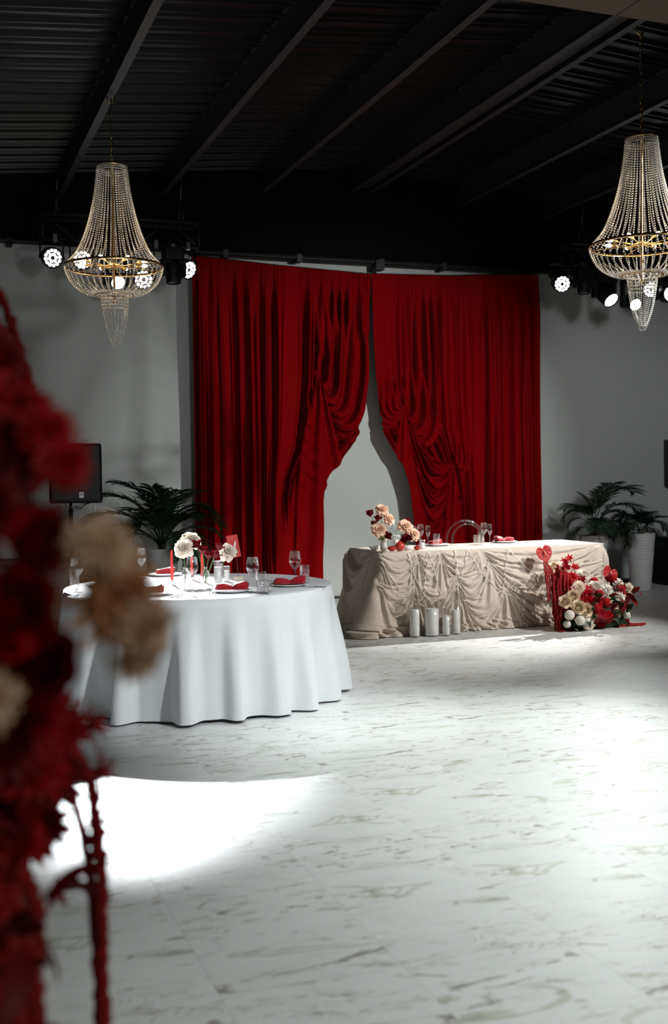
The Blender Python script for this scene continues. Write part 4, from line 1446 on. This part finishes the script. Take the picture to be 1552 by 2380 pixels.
V1, V2, V3 = (1.717, 7.514), (1.853, 7.473), (2.012, 7.66)
for kind, p, s, v_, l, fc, nm in (
    ('white', (1.786, 7.574, 1.070), .072, V1, 'fully open cream rose standing highest on the round table', (.15, -.6, .7), 'cream_rose'),
    ('white', (1.706, 7.484, 1.015), .072, V1, 'fully open cream rose just below the highest one', (-.2, -.8, .4), 'cream_rose'),
    ('white', (2.049, 7.602, .972), .072, V3, 'open cream rose leaning against the red number card', (.1, -.8, .5), 'cream_rose'),
    ('bud', (1.796, 7.493, 1.035), .031, V2, 'dark red rosebud tucked under the highest cream rose', (-.4, -.5, .6), 'red_rosebud'),
    ('bud', (1.832, 7.453, 1.003), .031, V2, 'dark red rosebud above the bud vase, beside the cream roses', (.1, -.4, .9), 'red_rosebud'),
    ('bud', (1.881, 7.473, .962), .028, V2, 'lowest dark red rosebud in the middle of the bud vase', (.0, -.3, 1), 'red_rosebud'),
    ('bud', (1.923, 7.443, .968), .030, V2, 'dark red rosebud leaning out towards the number card', (.4, -.3, .9), 'red_rosebud'),
    ('bud', (1.972, 7.523, 1.015), .027, V2, 'dark red rosebud behind the single cream rose', (.3, -.2, .9), 'red_rosebud')):
    stem_flower(kind, p, s, (v_[0] + random.uniform(-.008, .008), v_[1] + random.uniform(-.008, .008), ZT + .006), l, fc, nm)

# ------------------------------------------------------------------ head table ware
ZH = .7775
A_, B_ = (4.104, 9.607), (4.353, 9.610)
vg = thing('flower_glass', 'square-looking glass of white stones holding tall peach flowers', 'vase', (*A_, ZH))
MB().lathe(shell([(.030, 0), (.031, .003), (.034, .105)], .002), 24, cap=False).obj('glass_wall', 'glass', vg)
MB().lathe([(.0001, .004), (.0275, .004), (.0305, .080), (.0001, .082)], 20, cap=False).obj('white_fill', 'wax', vg)
BOWL = MB().lathe(shell([(.022, 0), (.030, .004), (.048, .030), (.053, .046)], .003), 28, cap=False).mesh('small_bowl', 'porcelain')
single('small_bowl', BOWL, (4.06, 9.72, ZH), 'small white bowl behind the flower glass at the table corner', 'bowl')
single('flower_bowl', BOWL, (*B_, ZH), 'small white bowl of flowers behind the whole pomegranate', 'bowl')
cylinder_candle((4.356, 9.876, ZH), .030, .130, .085, 'white candle glass behind the pomegranates on the head table', 'glass candles on the head table', False)
cylinder_candle((4.541, 9.68, ZH), .029, .085, .060, 'low white candle glass beside the pomegranate wedge', 'glass candles on the head table', False)
for kind, p, s, base, l, fc, nm in (
    ('peach', (4.114, 9.647, 1.174), .072, A_, 'peach flower standing highest on the head table', (.1, -.6, .8), 'peach_rose'),
    ('peach', (4.170, 9.607, 1.080), .068, A_, 'peach flower below the highest one, turned to the curtain', (.5, -.6, .5), 'peach_rose'),
    ('peach', (4.046, 9.577, .987), .072, A_, 'large peach flower at the corner end of the head table', (-.3, -.8, .5), 'peach_rose'),
    ('cream', (4.127, 9.657, .904), .052, A_, 'small cream flower low in the flower glass', (.3, -.7, .4), 'cream_rose'),
    ('red', (3.969, 9.607, 1.142), .033, A_, 'dark red rose leaning out farthest over the table corner', (-.3, -.4, .8), 'red_rose'),
    ('red', (4.043, 9.587, 1.096), .032, A_, 'dark red rose just below the highest peach flower', (0, -.4, .9), 'red_rose'),
    ('red', (4.030, 9.657, 1.041), .029, A_, 'dark red rose above the large corner peach flower', (-.2, -.4, .8), 'red_rose'),
    ('red', (4.133, 9.567, .924), .035, A_, 'lowest dark red rose beside the flower glass rim', (.2, -.8, .4), 'red_rose'),
    ('peach', (4.325, 9.586, 1.011), .074, B_, 'pale peach flower highest above the flower bowl', (0, -.7, .6), 'peach_rose'),
    ('peach', (4.404, 9.556, .932), .068, B_, 'peach flower leaning over the pomegranate wedge', (.3, -.8, .4), 'peach_rose'),
    ('red', (4.370, 9.646, 1.057), .031, B_, 'dark red rose peeping out above the pale peach flower', (0, -.3, .9), 'red_rose'),
    ('red', (4.332, 9.536, .903), .033, B_, 'dark red rose in front of the flower bowl stems', (0, -.8, .5), 'red_rose'),
    ('red', (4.296, 9.566, .878), .031, B_, 'lowest dark red rose directly above the whole pomegranate', (-.2, -.8, .4), 'red_rose')):
    f = (base[0] + random.uniform(-.012, .012), base[1] + random.uniform(-.012, .012), ZH + (.083 if base is A_ else .008))
    stem_flower(kind, p, s, f, l, fc, nm)


def pomegranate(loc, label, form, rz=0.0):
    t = thing('pomegranate', label, 'fruit', loc, rz, 'pomegranates')
    r = .046
    if form == 'whole':
        MB().lathe([(.0001, .002), (.022, .006), (.040, .022), (.046, .045), (.042, .066), (.028, .083), (.014, .090), (.0001, .092)], 24, cap=False).obj('skin', 'pom', t)
        mb = MB()
        for i in range(6):
            petal(mb, 2 * PI * i / 6, .007, .088, 1.4, .9, .016, .010, 3, 2, point=.8)
        c = mb.obj('calyx', 'pom', t)
        for ch in t.children: ch.rotation_euler = (.0, math.radians(-14), 0)
        return t
    n, k = 10, 16
    ang = PI if form == 'half' else PI * .62
    P = np.zeros((k + 1, n + 1, 3))
    for i in range(k + 1):
        for j in range(n + 1):
            a = PI * i / k
            b = -ang / 2 + ang * j / n - PI / 2
            P[i, j] = (r * math.cos(a), r * math.sin(a) * math.cos(b), r * math.sin(a) * math.sin(b) * .95)
    P[:, :, 2] += r * .95
    mb = MB(); mb.grid(P); sk = mb.obj('skin', 'pom', t)
    fl, pi_ = MB(), MB()
    c = np.array((0, 0, r * .95 - .004))
    for side in (0, n):
        rim = P[:, side] * .97 + c * .03
        pi_.add(np.vstack([rim, [c]]), [(i, i + 1, k + 1) for i in range(k)])
        for q in range(26):
            i = random.randint(1, k - 1); f_ = random.uniform(.15, .85)
            p = c + (P[i, side] - c) * f_
            fl.ball(p + np.array((0, 0, .003)), .0055, 6, 4)
    pi_.obj('pith', 'pompith', t); fl.obj('seeds', 'pomflesh', t)
    for ch in t.children: ch.rotation_euler = (0, 0, 0)
    return t


pomegranate((4.245, 9.516, ZH), 'whole red pomegranate on the head table', 'whole')
pomegranate((4.160, 9.535, ZH), 'broken open pomegranate showing dark seeds beside the whole one', 'half', .3)
pomegranate((4.425, 9.545, ZH), 'pomegranate wedge next to the low candle glass', 'wedge', 1.1)
for p, lp, ln in (((4.893, 10.063), 'white plate on the head table before the gap between the chairs', 'red napkin on the plate nearer the flowers'), ((5.69, 10.12), 'white plate on the head table beside the champagne flute', 'flat red napkin beside the champagne flute')):
    single('dinner_plate', PLATE, (*p, ZH - .002), lp, 'plate', 'head table plates')
    single('napkin', NAP if p[0] > 5 else NAPF, (p[0] - (.03 if p[0] < 5 else 0), p[1], ZH + .0135), ln, 'napkin', 'head table napkins', PI if p[0] > 5 else .1)
for p, l in (((5.03, 9.93), 'steel fork beside the head table plate nearer the flowers'), ((5.86, 10.0), 'steel fork beside the plate next to the champagne flute')):
    single('fork', FORK, (*p, ZH - .001), l, 'fork', 'head table forks', .0)
single('crystal_tumbler', TUMB2, (5.318, 10.03, ZH), 'low cut crystal tumbler on the head table', 'glass')
single('crystal_highball', TUMB, (5.295, 9.90, ZH), 'tall cut crystal highball before the head table wine glass', 'glass')
stemware(WINE2, (5.412, 10.052, ZH), 'wine glass behind the crystal highball on the head table')
stemware(FLUTE, (5.415, 9.935, ZH), 'champagne flute beside the crystal highball', 'champagne_flute', 'glass', 'champagne flutes')
stemware(WINE2, (4.745, 10.15, ZH), 'wine glass rising behind the peach flowers')
stemware(FLUTE, (4.765, 10.02, ZH), 'champagne flute half hidden by the peach flowers', 'champagne_flute', 'glass', 'champagne flutes')
single('crystal_highball', TUMB, (4.80, 9.90, ZH), 'crystal highball behind the low candle glass', 'glass')


# ------------------------------------------------------------------ clear acrylic chairs
def arch(w, z0, zt, y):
    r = w / 2
    a = np.linspace(PI, 0, 22)
    return [(-r, y, z0), (-r, y, (z0 + zt) / 2 - r * .2)] + [(r * math.cos(t), y, zt - r + r * math.sin(t)) for t in a] + [(r, y, (z0 + zt) / 2 - r * .2), (r, y, z0)]


def ghost_chair(loc, label, rz=0.0):
    t = thing('acrylic_chair', label, 'chair', loc, rz, 'clear acrylic chairs')
    MB().lathe([(.0001, .44), (.20, .44), (.212, .446), (.212, .462), (.20, .468), (.0001, .468)], 36, cap=False).obj('seat', 'acrylic', t)
    for w, y, zt in ((.43, .225, .985), (.34, .165, .950)):
        MB().tube(arch(w, .45, zt, y), .010, 10).obj('back_arch', 'acrylic', t)
    for x, y in ((-.17, -.15), (.17, -.15), (-.18, .17), (.18, .17)):
        MB().tube([(x * .95, y * .95, .445), (x * 1.12, y * 1.15, .0)], [.014, .011], 10).obj('leg', 'acrylic', t)
    MB().tube([(-.18, -.16, .22), (.18, -.16, .22)], .008, 8).obj('stretcher', 'acrylic', t)
    return t


ghost_chair((5.57, 10.60, .0005), 'clear acrylic chair with a round back behind the champagne flute', -.12)
ghost_chair((4.88, 10.60, .0005), 'clear acrylic chair mostly hidden behind the peach flowers', .1)

# ------------------------------------------------------------------ flowers on the floor before the head table
fa = thing('floor_flower_arrangement', 'red and cream flower arrangement on the floor against the beige cloth', 'flower arrangement', (6.0, 9.05, 0))
AX = Vector((6.0, 9.05, 0))
FLOOR_BLOOM = [
    ('anthurium', (5.628, 9.25, 0.723), 0.1), ('anthurium', (5.721, 9.1, 0.487), 0.1), ('anthurium', (6.302, 9.15, 0.5), 0.1),
    ('rose', (5.702, 9.2, 0.588), 0.055), ('pompon_white', (5.793, 9.22, 0.59), 0.045), ('mum', (5.935, 9.2, 0.527), 0.05), ('rose_white', (6.008, 9.15, 0.499), 0.06),
    ('lily', (5.856, 9.2, 0.639), 0.075), ('lily', (5.805, 9.16, 0.576), 0.07), ('lily', (5.923, 9.2, 0.571), 0.07), ('lily', (5.797, 9.12, 0.593), 0.06),
    ('lily', (5.732, 9.02, 0.44), 0.08), ('lily', (5.836, 9.08, 0.48), 0.08), ('lily', (5.909, 9.14, 0.493), 0.07), ('lily', (5.759, 9.0, 0.39), 0.07), ('lily', (5.949, 9.1, 0.444), 0.07),
    ('mum_peach', (5.814, 8.95, 0.41), 0.075), ('rose_white', (6.047, 9.02, 0.396), 0.06), ('mum', (6.174, 8.99, 0.367), 0.07), ('mum', (6.339, 9.05, 0.415), 0.07),
    ('mum_peach', (6.504, 9.1, 0.352), 0.065), ('mum', (6.308, 8.97, 0.286), 0.065), ('pompon_red', (6.084, 9.1, 0.439), 0.045), ('pompon_red', (6.279, 9.08, 0.463), 0.048),
    ('pompon_red', (6.041, 8.95, 0.334), 0.045), ('rose', (5.727, 8.9, 0.334), 0.06), ('rose', (5.642, 8.9, 0.288), 0.06), ('rose_white', (5.758, 8.93, 0.266), 0.05),
    ('rose', (5.758, 8.86, 0.231), 0.062), ('rose', (5.833, 8.85, 0.204), 0.062), ('rose', (5.907, 8.87, 0.134), 0.055), ('lily', (5.839, 8.92, 0.337), 0.085),
    ('lily', (5.916, 8.95, 0.352), 0.085), ('lily', (5.866, 8.9, 0.288), 0.085), ('lily', (5.944, 8.93, 0.295), 0.08), ('lily', (5.899, 8.9, 0.237), 0.08), ('lily', (5.933, 9.0, 0.389), 0.07),
    ('pompon_red', (6.087, 8.92, 0.257), 0.05), ('pompon_red', (5.942, 8.86, 0.21), 0.048), ('anemone', (6.002, 8.87, 0.153), 0.06), ('anemone', (6.092, 8.88, 0.122), 0.058),
    ('anemone', (6.004, 8.92, 0.25), 0.06), ('anemone', (6.055, 8.93, 0.068), 0.055), ('rose', (6.2, 8.95, 0.208), 0.058), ('rose', (6.211, 8.93, 0.134), 0.06),
    ('mum_peach', (6.445, 9.05, 0.162), 0.04), ('pompon_white', (5.658, 8.86, 0.165), 0.047), ('pompon_white', (5.76, 8.84, 0.111), 0.047), ('pompon_white', (5.844, 8.85, 0.094), 0.047),
    ('mum_peach', (5.853, 8.84, 0.058), 0.055), ('pompon_white', (6.352, 8.95, 0.124), 0.047), ('pompon_white', (5.656, 8.9, 0.075), 0.035),
]
PNAME = {'rose': 'rose', 'rose_white': 'rose', 'mum': 'chrysanthemum', 'mum_peach': 'chrysanthemum', 'pompon_white': 'pompon', 'pompon_red': 'pompon', 'lily': 'alstroemeria', 'anemone': 'anemone'}
PLAB = {'rose': 'pale peach rose', 'rose_white': 'cream rose', 'mum': 'white chrysanthemum', 'mum_peach': 'blush chrysanthemum', 'pompon_white': 'white pompon bloom', 'pompon_red': 'red pompon bloom', 'lily': 'red pointed flowers', 'anemone': 'red anemone', 'anthurium': 'glossy red anthurium'}
# foam block hidden in the middle, dark leaves around it
MB().bevbox((-.30, -.10, 0), (.34, .12, .12), .03).obj('foam_block', 'leafg', fa)
heart = Vector((6.0, 9.10, .12))
stems = MB()
na = 0
for kind, p, s in FLOOR_BLOOM:
    b = Vector(p)
    out = (b - heart); out.z *= .8
    d = (out.normalized() * .8 + Vector((-.25, -1.0, .25))).normalized()
    root = heart + Vector((max(-.25, min(.28, out.x * .7)), random.uniform(-.05, .05), random.uniform(-.05, 0)))
    stems.tube(catmull([tuple(root - AX), tuple((root + b) / 2 - AX + Vector((0, 0, .03))), tuple(b - d * s * .4 - AX)], 5), .0028, 5)
    if kind == 'anthurium':
        fx = [(-.10, -1, .20), (-.35, -.9, .15), (.0, -1, .25)][na]
        rot = [(.30), (.15), (-.5)][na]
        na += 1
        m4 = Vector(fx).normalized().to_track_quat('Z', 'Y').to_matrix().to_4x4() @ Matrix.Rotation(rot, 4, 'Z')
        o = link('anthurium', ANTH[0], fa, tuple(b - AX), m4.to_euler(), .082)
        link('spadix', ANTH[1], o)
    else:
        o = link(PNAME[kind], random.choice(BL[kind]), fa, tuple(b - AX), face_rot(d, random.uniform(0, 6)), s * 1.04)
    o['label'] = PLAB[kind]
stems.obj('stems', 'green', fa)


def leaf_mesh(L, W, mname='leafg', nm='leaf'):
    mb = MB()
    petal(mb, 0, 0, 0, .5, -.4, L, W, 6, 2, cup=.15, point=.8)
    return mb.mesh(nm, mname)


LEAF = leaf_mesh(.14, .055)
for i in range(34):
    p = Vector((random.uniform(-.34, .36), random.uniform(-.20, -.02), random.uniform(.02, .30)))
    link('leaf', LEAF, fa, tuple(p), (random.uniform(-.8, .8), random.uniform(-.8, .8), random.uniform(-PI, 0)))
RLEAF = leaf_mesh(.12, .06, 'f_dark', 'red_leaf')
for i in range(26):
    p = Vector((random.uniform(-.30, .42), random.uniform(-.22, -.05), random.uniform(.05, .42)))
    link('red_leaf', RLEAF, fa, tuple(p), (random.uniform(-.8, .8), random.uniform(-.8, .8), random.uniform(-PI, 0)))


def amaranth(pts, r, seed, step=.011):
    """a drooping tassel: a knobbly string of tiny flower clusters"""
    q = resample(catmull(pts, 8), step)
    rr = random.Random(seed)
    mb = MB()
    rad = np.array([r * rr.uniform(.7, 1.25) for _ in q])
    rad[0] *= .6; rad[-1] *= .5
    q = q + np.array([[rr.uniform(-.25, .25) * r for _ in range(3)] for _ in q])
    mb.tube(q, rad, 7)
    return mb


ri = random.Random(21)
# tassels at the near end, from below the upper anthurium down to a puddle
for i in range(26):
    x = 5.60 + .16 * (i / 25) + ri.uniform(-.015, .015)
    zt = .60 - .10 * abs(i - 12) / 12 + ri.uniform(-.06, .03)
    y = 9.08 - .10 * ri.random()
    zb = ri.choice([.012, .012, .012, .05, .12])
    ex = x + ri.uniform(-.04, .05)
    pts = [(x + .02, y + .03, zt - .02), (x, y, zt), (x - .005, y - .01, zt - .15), (x + ri.uniform(-.01, .01), y - .015, .25), (ex, y - .03, zb + .02)]
    if zb < .02:
        pts += [(ex + ri.uniform(-.06, .06), y - .06 - .06 * ri.random(), .011)]
    amaranth([tuple(np.array(p) - np.array(AX)) for p in pts], .0085, i).obj('amaranth_tassel', 'amaranth', fa)
for i in range(6):
    x = 5.53 + .022 * i
    pts = [(5.66, 9.1, .50), (x + .03, 9.12, .655 - .03 * i), (x, 9.08, .60 - .02 * i), (x + .005, 9.05, .42), (x + .02, 9.04, .27 + .03 * (i % 3))]
    amaranth([tuple(np.array(p) - np.array(AX)) for p in pts], .008, 40 + i).obj('amaranth_tassel', 'amaranth', fa)
# tassels at the far end, spilling over the floor
for i in range(22):
    x = 6.30 + .09 * (i / 21) + ri.uniform(-.01, .01)
    y = 9.06 - .08 * ri.random()
    zt = .34 + ri.uniform(-.05, .06) - .0 * i
    ex = x + ri.uniform(-.05, .06)
    pts = [(x - .03, y + .03, zt - .03), (x, y, zt), (x, y - .01, zt * .6), (ex, y - .02, .03), (ex + ri.uniform(-.12, .20), y - .03 - .05 * ri.random(), .011)]
    amaranth([tuple(np.array(p) - np.array(AX)) for p in pts], .0085, 70 + i).obj('amaranth_tassel', 'amaranth', fa)


# ------------------------------------------------------------------ potted palms
def frond_mesh(L, droop, nleaf, leaf_l, mname, seed):
    """arching rachis with two rows of narrow leaflets, growing along +x"""
    r = random.Random(seed)
    mb = MB()
    n = 16
    pts, x, z, e = [], 0, 0, 1.25
    for i in range(n + 1):
        pts.append((x, 0, z))
        e = 1.25 - droop * (i / n) ** 1.4
        x += math.cos(e) * L / n; z += math.sin(e) * L / n
    pts = np.array(pts)
    mb.tube(pts, np.linspace(.006, .0015, n + 1), 5)
    d = np.linspace(0, 1, n + 1)
    for k in range(nleaf):
        t = .30 + .70 * (k + .5) / nleaf
        p = np.array([np.interp(t, d, pts[:, c]) for c in range(3)])
        p2 = np.array([np.interp(min(1, t + .03), d, pts[:, c]) for c in range(3)])
        tan = (p2 - p) / (np.linalg.norm(p2 - p) + 1e-9) if t < .97 else (pts[-1] - pts[-2]) / np.linalg.norm(pts[-1] - pts[-2])
        nrm = np.array((-tan[2], 0, tan[0]))
        ll = leaf_l * (math.sin(PI * (.18 + .72 * (t - .3) / .7)) ** .8) * r.uniform(.85, 1.1)
        for sgn in (-1, 1):
            side = np.array((0, sgn, 0.0))
            dirv = side * .75 + tan * .62 + nrm * r.uniform(.12, .34)
            dirv /= np.linalg.norm(dirv)
            wv = np.cross(dirv, nrm); wv /= np.linalg.norm(wv)
            w = .0095
            P = []
            for q in range(5):
                s = q / 4
                c = p + dirv * ll * s + np.array((0, 0, -1.0)) * ll * .30 * s * s
                ww = w * (math.sin(PI * (.2 + .78 * s)))
                P.append([c - wv * ww + nrm * ww * .5, c, c + wv * ww + nrm * ww * .5])
            mb.grid(np.array(P))
    return mb.mesh('frond', mname)


FR = [frond_mesh(.62, 1.6, 20, .24, 'palm', 1), frond_mesh(.72, 2.1, 22, .25, 'palm', 2), frond_mesh(.50, 1.2, 18, .22, 'palm', 3), frond_mesh(.60, 2.7, 20, .22, 'palm', 4)]
FRD = frond_mesh(.42, 3.0, 14, .18, 'palmdry', 5)
prof = [(.118, 0), (.120, .004)]
for i in range(1, 141):
    s = i / 140
    prof.append((.120 + .057 * s ** .9 + .0026 * math.sin(i * .95), .004 + .70 * s))
prof += [(.178, .712), (.174, .716), (.168, .712), (.163, .66), (.0001, .655)]
POT = MB().lathe(prof, 40).mesh('pot', 'planter')
SOIL = MB().lathe([(.0001, .672), (.08, .670), (.160, .662)], 24, cap=False).mesh('soil', 'soil')


def palm_plant(loc, lp, lt, fronds, trunk_h, seed, hscale=1.0):
    pt = thing('ribbed_planter', lp, 'planter', loc, group='white ribbed planters')
    link('pot', POT, pt, None, None, (1, 1, hscale)); link('soil', SOIL, pt, None, None, (1, 1, hscale))
    r = random.Random(seed)
    z0 = loc[2] + .665 * hscale
    pl = thing('palm', lt, 'plant', (loc[0], loc[1], z0), group='potted palms')
    for i in range(5):
        a = 2 * PI * i / 5 + r.random()
        x, y = .028 * math.cos(a), .028 * math.sin(a)
        MB().tube(catmull([(x, y, 0), (x * 1.1, y * 1.1, trunk_h * .5), (x * 1.6, y * 1.6, trunk_h)], 4), np.linspace(.020, .011, 9), 8).obj('trunk', 'trunk' if trunk_h > .12 else 'stalk', pl)
    for i, (az, tilt, sc, k) in enumerate(fronds):
        me = FRD if k == 'd' else FR[k]
        # fronds keep clear of the wall behind the pot
        if loc[1] + math.sin(az) * .62 * sc + .2 * sc > 12.62:
            az = -az
        o = link('frond', me, pl, (.02 * math.cos(az), .02 * math.sin(az), trunk_h * r.uniform(.6, 1.0)), None, sc)
        o.rotation_euler = Euler((0, tilt, az), 'XYZ')
        if k == 'd': o['label'] = 'withered brown frond'
    return pl


def ring_fronds(n, seed, tilt=(-.1, .6), sc=(.75, 1.1)):
    r = random.Random(seed)
    return [(2 * PI * i / n + r.uniform(-.25, .25), r.uniform(*tilt), r.uniform(*sc), r.randint(0, 3)) for i in range(n)]


# azimuth is measured in the room; 0 runs along the back wall towards the photo's edge
palm_plant((8.51, 11.685, .0005), 'white ribbed planter standing free at the photo edge', 'bushy palm in the free-standing ribbed planter', ring_fronds(13, 3, (-.15, .45), (.62, .85)) + [(2.9, .9, .75, 'd'), (.4, .5, .6, 'd'), (.1, .9, .7, 3), (3.3, .55, .8, 1)], .10, 3)
palm_plant((7.80, 11.66, .0005), 'white ribbed planter behind the end of the head table', 'palm with one tall arching frond in the planter behind the head table', ring_fronds(11, 5, (-.1, .5), (.62, .9)) + [(.15, -.15, 1.35, 1), (.3, -.30, 1.25, 0), (2.6, -.45, 1.0, 2), (.0, .30, 1.15, 1), (-.2, .75, 1.1, 3), (3.2, .8, .8, 3)], .17, 5)
palm_plant((2.47, 11.88, .0005), 'white ribbed planter behind the round table', 'large dark palm in the corner behind the round table', ring_fronds(16, 9, (-.25, .55), (.85, 1.25)) + [(3.1, .25, 1.45, 1), (2.9, -.1, 1.5, 1), (3.3, -.3, 1.5, 0), (.3, -.3, 1.3, 0), (2.2, -.45, 1.45, 2), (.2, .2, 1.2, 1), (-.1, .5, 1.1, 0), (2.6, .5, 1.4, 1), (-.3, -.1, 1.1, 1), (3.5, .5, 1.35, 3), (1.2, -.35, 1.3, 0)], .10, 9, 1.03)

# ------------------------------------------------------------------ flower column close to the camera
FC = Vector((.05, 1.62, 0))
fcol = thing('flower_column', 'tall column of red and apricot flowers close to the camera, out of focus', 'flower arrangement', tuple(FC))
MB().lathe([(.16, 0), (.16, .012), (.02, .02)], 28).obj('stand_base', 'blackmetal', fcol)
MB().tube([(-.06, 0, .01), (-.06, 0, 1.75)], .014, 10).obj('stand_pole', 'blackmetal', fcol)


def dahlia_mesh(mname, seed, point=.6, rings=((8, 1.2, .9, .5), (12, .8, .4, .8), (14, .45, .0, 1.0), (14, .1, -.35, 1.0)), w=.34, nm='dahlia'):
    r = random.Random(seed)
    mb = MB()
    for k, (n, e0, e1, L) in enumerate(rings):
        for i in range(n):
            petal(mb, 2 * PI * i / n + k * .5 + r.uniform(-.1, .1), .05, -.04 * k, e0 + r.uniform(-.15, .15), e1 + r.uniform(-.25, .25), L * r.uniform(.85, 1.12), w, 5, 4, cup=.18, ruffle=.03, point=point, seed=r.uniform(0, 6))
    mb.ball((0, 0, -.1), .2, 8, 5)
    return mb.mesh(nm, mname)


DAH_T, DAH_TL = dahlia_mesh('f_tan', 31, .55), dahlia_mesh('f_tanl', 32, .55)
DAH_R, DAH_C, DAH_D = dahlia_mesh('f_red', 33, .75), dahlia_mesh('f_crimson', 34, .4), dahlia_mesh('f_dark', 35, .6)
SPK = dahlia_mesh('f_crimson', 36, .95, ((5, .9, .5, .8), (6, .4, .1, 1.05)), .30)


def put(me, p, s, face, name, lab=None):
    o = link(name, me, fcol, tuple(Vector(p) - FC), face_rot(face, random.uniform(0, 6)), s)
    if lab: o['label'] = lab
    return o


RCOL = BL['rose'][0].copy(); RCOL.materials.clear(); RCOL.materials.append(M['f_crimson'])
RDRK = BL['rose'][1].copy(); RDRK.materials.clear(); RDRK.materials.append(M['f_red'])
back = Vector((.2, -1, .1))
put(DAH_T, (.190, 1.130, 1.368), .055, (.15, -1, .0), 'dahlia', 'large apricot dahlia')
put(DAH_TL, (.172, 1.120, 1.425), .040, (.1, -.8, .5), 'dahlia', 'pale apricot dahlia')
put(DAH_TL, (.212, 1.110, 1.340), .042, (.6, -.8, -.3), 'dahlia', 'pale apricot dahlia')
for me, p, s, f in ((DAH_R, (.145, 1.337, 1.549), .044, (.3, -.8, .3)), (DAH_C, (.131, 1.396, 1.585), .036, (.3, -.6, .6)), (DAH_R, (.160, 1.275, 1.512), .036, (.5, -.9, .1)), (DAH_D, (.10, 1.36, 1.53), .05, back),
                    (RCOL, (.115, 1.17, 1.432), .036, (.4, -.9, .1)), (DAH_D, (.07, 1.25, 1.46), .05, back), (RDRK, (.09, 1.17, 1.36), .045, back), (DAH_D, (.07, 1.28, 1.32), .07, back), (RCOL, (.12, 1.2, 1.30), .04, (.5, -1, 0)),
                    (DAH_R, (.06, 1.36, 1.60), .055, back), (DAH_D, (.09, 1.45, 1.64), .05, back), (DAH_C, (.115, 1.30, 1.215), .05, (.4, -1, .1)), (DAH_R, (.06, 1.35, 1.2), .06, back), (DAH_D, (.10, 1.50, 1.15), .07, back),
                    (DAH_R, (.15, 1.62, 1.08), .06, (.4, -1, 0)), (DAH_D, (.09, 1.66, 1.02), .07, back), (DAH_C, (.20, 1.75, 1.10), .055, (.6, -.8, 0)), (DAH_D, (.19, 1.80, 1.02), .06, back), (DAH_R, (.13, 1.70, .95), .05, back), (DAH_D, (.17, 1.85, .93), .06, back),
                    (RCOL, (.165, 1.55, 1.155), .032, (.6, -.8, 0)), (DAH_D, (.02, 1.50, 1.38), .09, back), (DAH_D, (.02, 1.55, 1.1), .10, back), (DAH_D, (.03, 1.6, .9), .09, back), (DAH_R, (.06, 1.6, 1.0), .05, back)):
    put(me, p, s, f, 'rose' if me in (RCOL, RDRK) else 'dahlia')
put(DAH_TL, (.205, 1.115, 1.312), .034, (.3, -.8, -.5), 'dahlia', 'pale apricot dahlia')
put(DAH_TL, (.062, 1.14, 1.275), .034, back, 'dahlia', 'pale apricot dahlia')
for p, s, f in (((.268, 1.91, 1.072), .048, (.8, -.5, .3)), ((.280, 1.908, .992), .046, (.8, -.5, .1)), ((.270, 1.907, .905), .044, (.7, -.6, -.2)), ((.21, 1.85, 1.13), .038, (.7, -.5, .4)), ((.20, 1.85, .82), .04, (.5, -.8, -.4))):
    put(SPK, p, s, f, 'dahlia', 'crimson pointed petals')
FLF = leaf_mesh(.10, .045, 'f_dark', 'red_leaf')
rj = random.Random(4)
for i in range(46):
    p = (rj.uniform(.0, .17), rj.uniform(1.4, 1.85), rj.uniform(.82, 1.62))
    o = link('red_leaf', FLF, fcol, tuple(Vector(p) - FC), (rj.uniform(-1, 1), rj.uniform(-1, 1), rj.uniform(-PI, PI)), rj.uniform(.7, 1.2))
# amaranth: one tassel arching in from above, others hanging to the floor
for i, (pts, r) in enumerate(((([.10, 2.40, 2.00], [.179, 2.512, 1.891], [.207, 2.498, 1.807], [.229, 2.487, 1.714], [.240, 2.43, 1.62], [.238, 2.40, 1.53]), .012),
                              (([.13, 2.40, 1.86], [.175, 2.45, 1.80], [.200, 2.46, 1.72], [.20, 2.44, 1.62], [.21, 2.40, 1.50]), .017),
                              (([.10, 2.40, 1.80], [.155, 2.40, 1.74], [.172, 2.40, 1.66], [.18, 2.38, 1.50]), .018),
                              (([.20, 1.84, 1.10], [.262, 1.90, .98], [.276, 1.90, .86], [.279, 1.90, .737], [.276, 1.895, .56], [.278, 1.89, .30], [.275, 1.89, .05]), .0125),
                              (([.19, 1.84, 1.05], [.250, 1.92, .90], [.268, 1.91, .70], [.269, 1.9, .5], [.265, 1.9, .2]), .009),
                              (([.06, 1.6, 1.0], [.115, 1.62, .88], [.135, 1.64, .76], [.130, 1.64, .5], [.13, 1.64, .2]), .018),
                              (([.05, 1.6, 1.0], [.10, 1.60, .85], [.11, 1.62, .70], [.105, 1.62, .4], [.10, 1.62, .1]), .018),
                              (([.04, 1.6, .95], [.08, 1.60, .80], [.08, 1.62, .60], [.08, 1.62, .3]), .02),
                              (([.05, 1.6, .95], [.125, 1.66, .92], [.15, 1.68, .84], [.148, 1.68, .76]), .014))):
    amaranth([tuple(Vector(p) - FC) for p in pts], r, 200 + i, .009).obj('amaranth_tassel', 'amaranth', fcol)
put(RCOL, (.135, 1.50, .73), .036, (.3, -.8, .6), 'rose', 'crimson rose')
put(RCOL, (.155, 1.52, .70), .032, (.5, -.6, .5), 'rose', 'crimson rose')
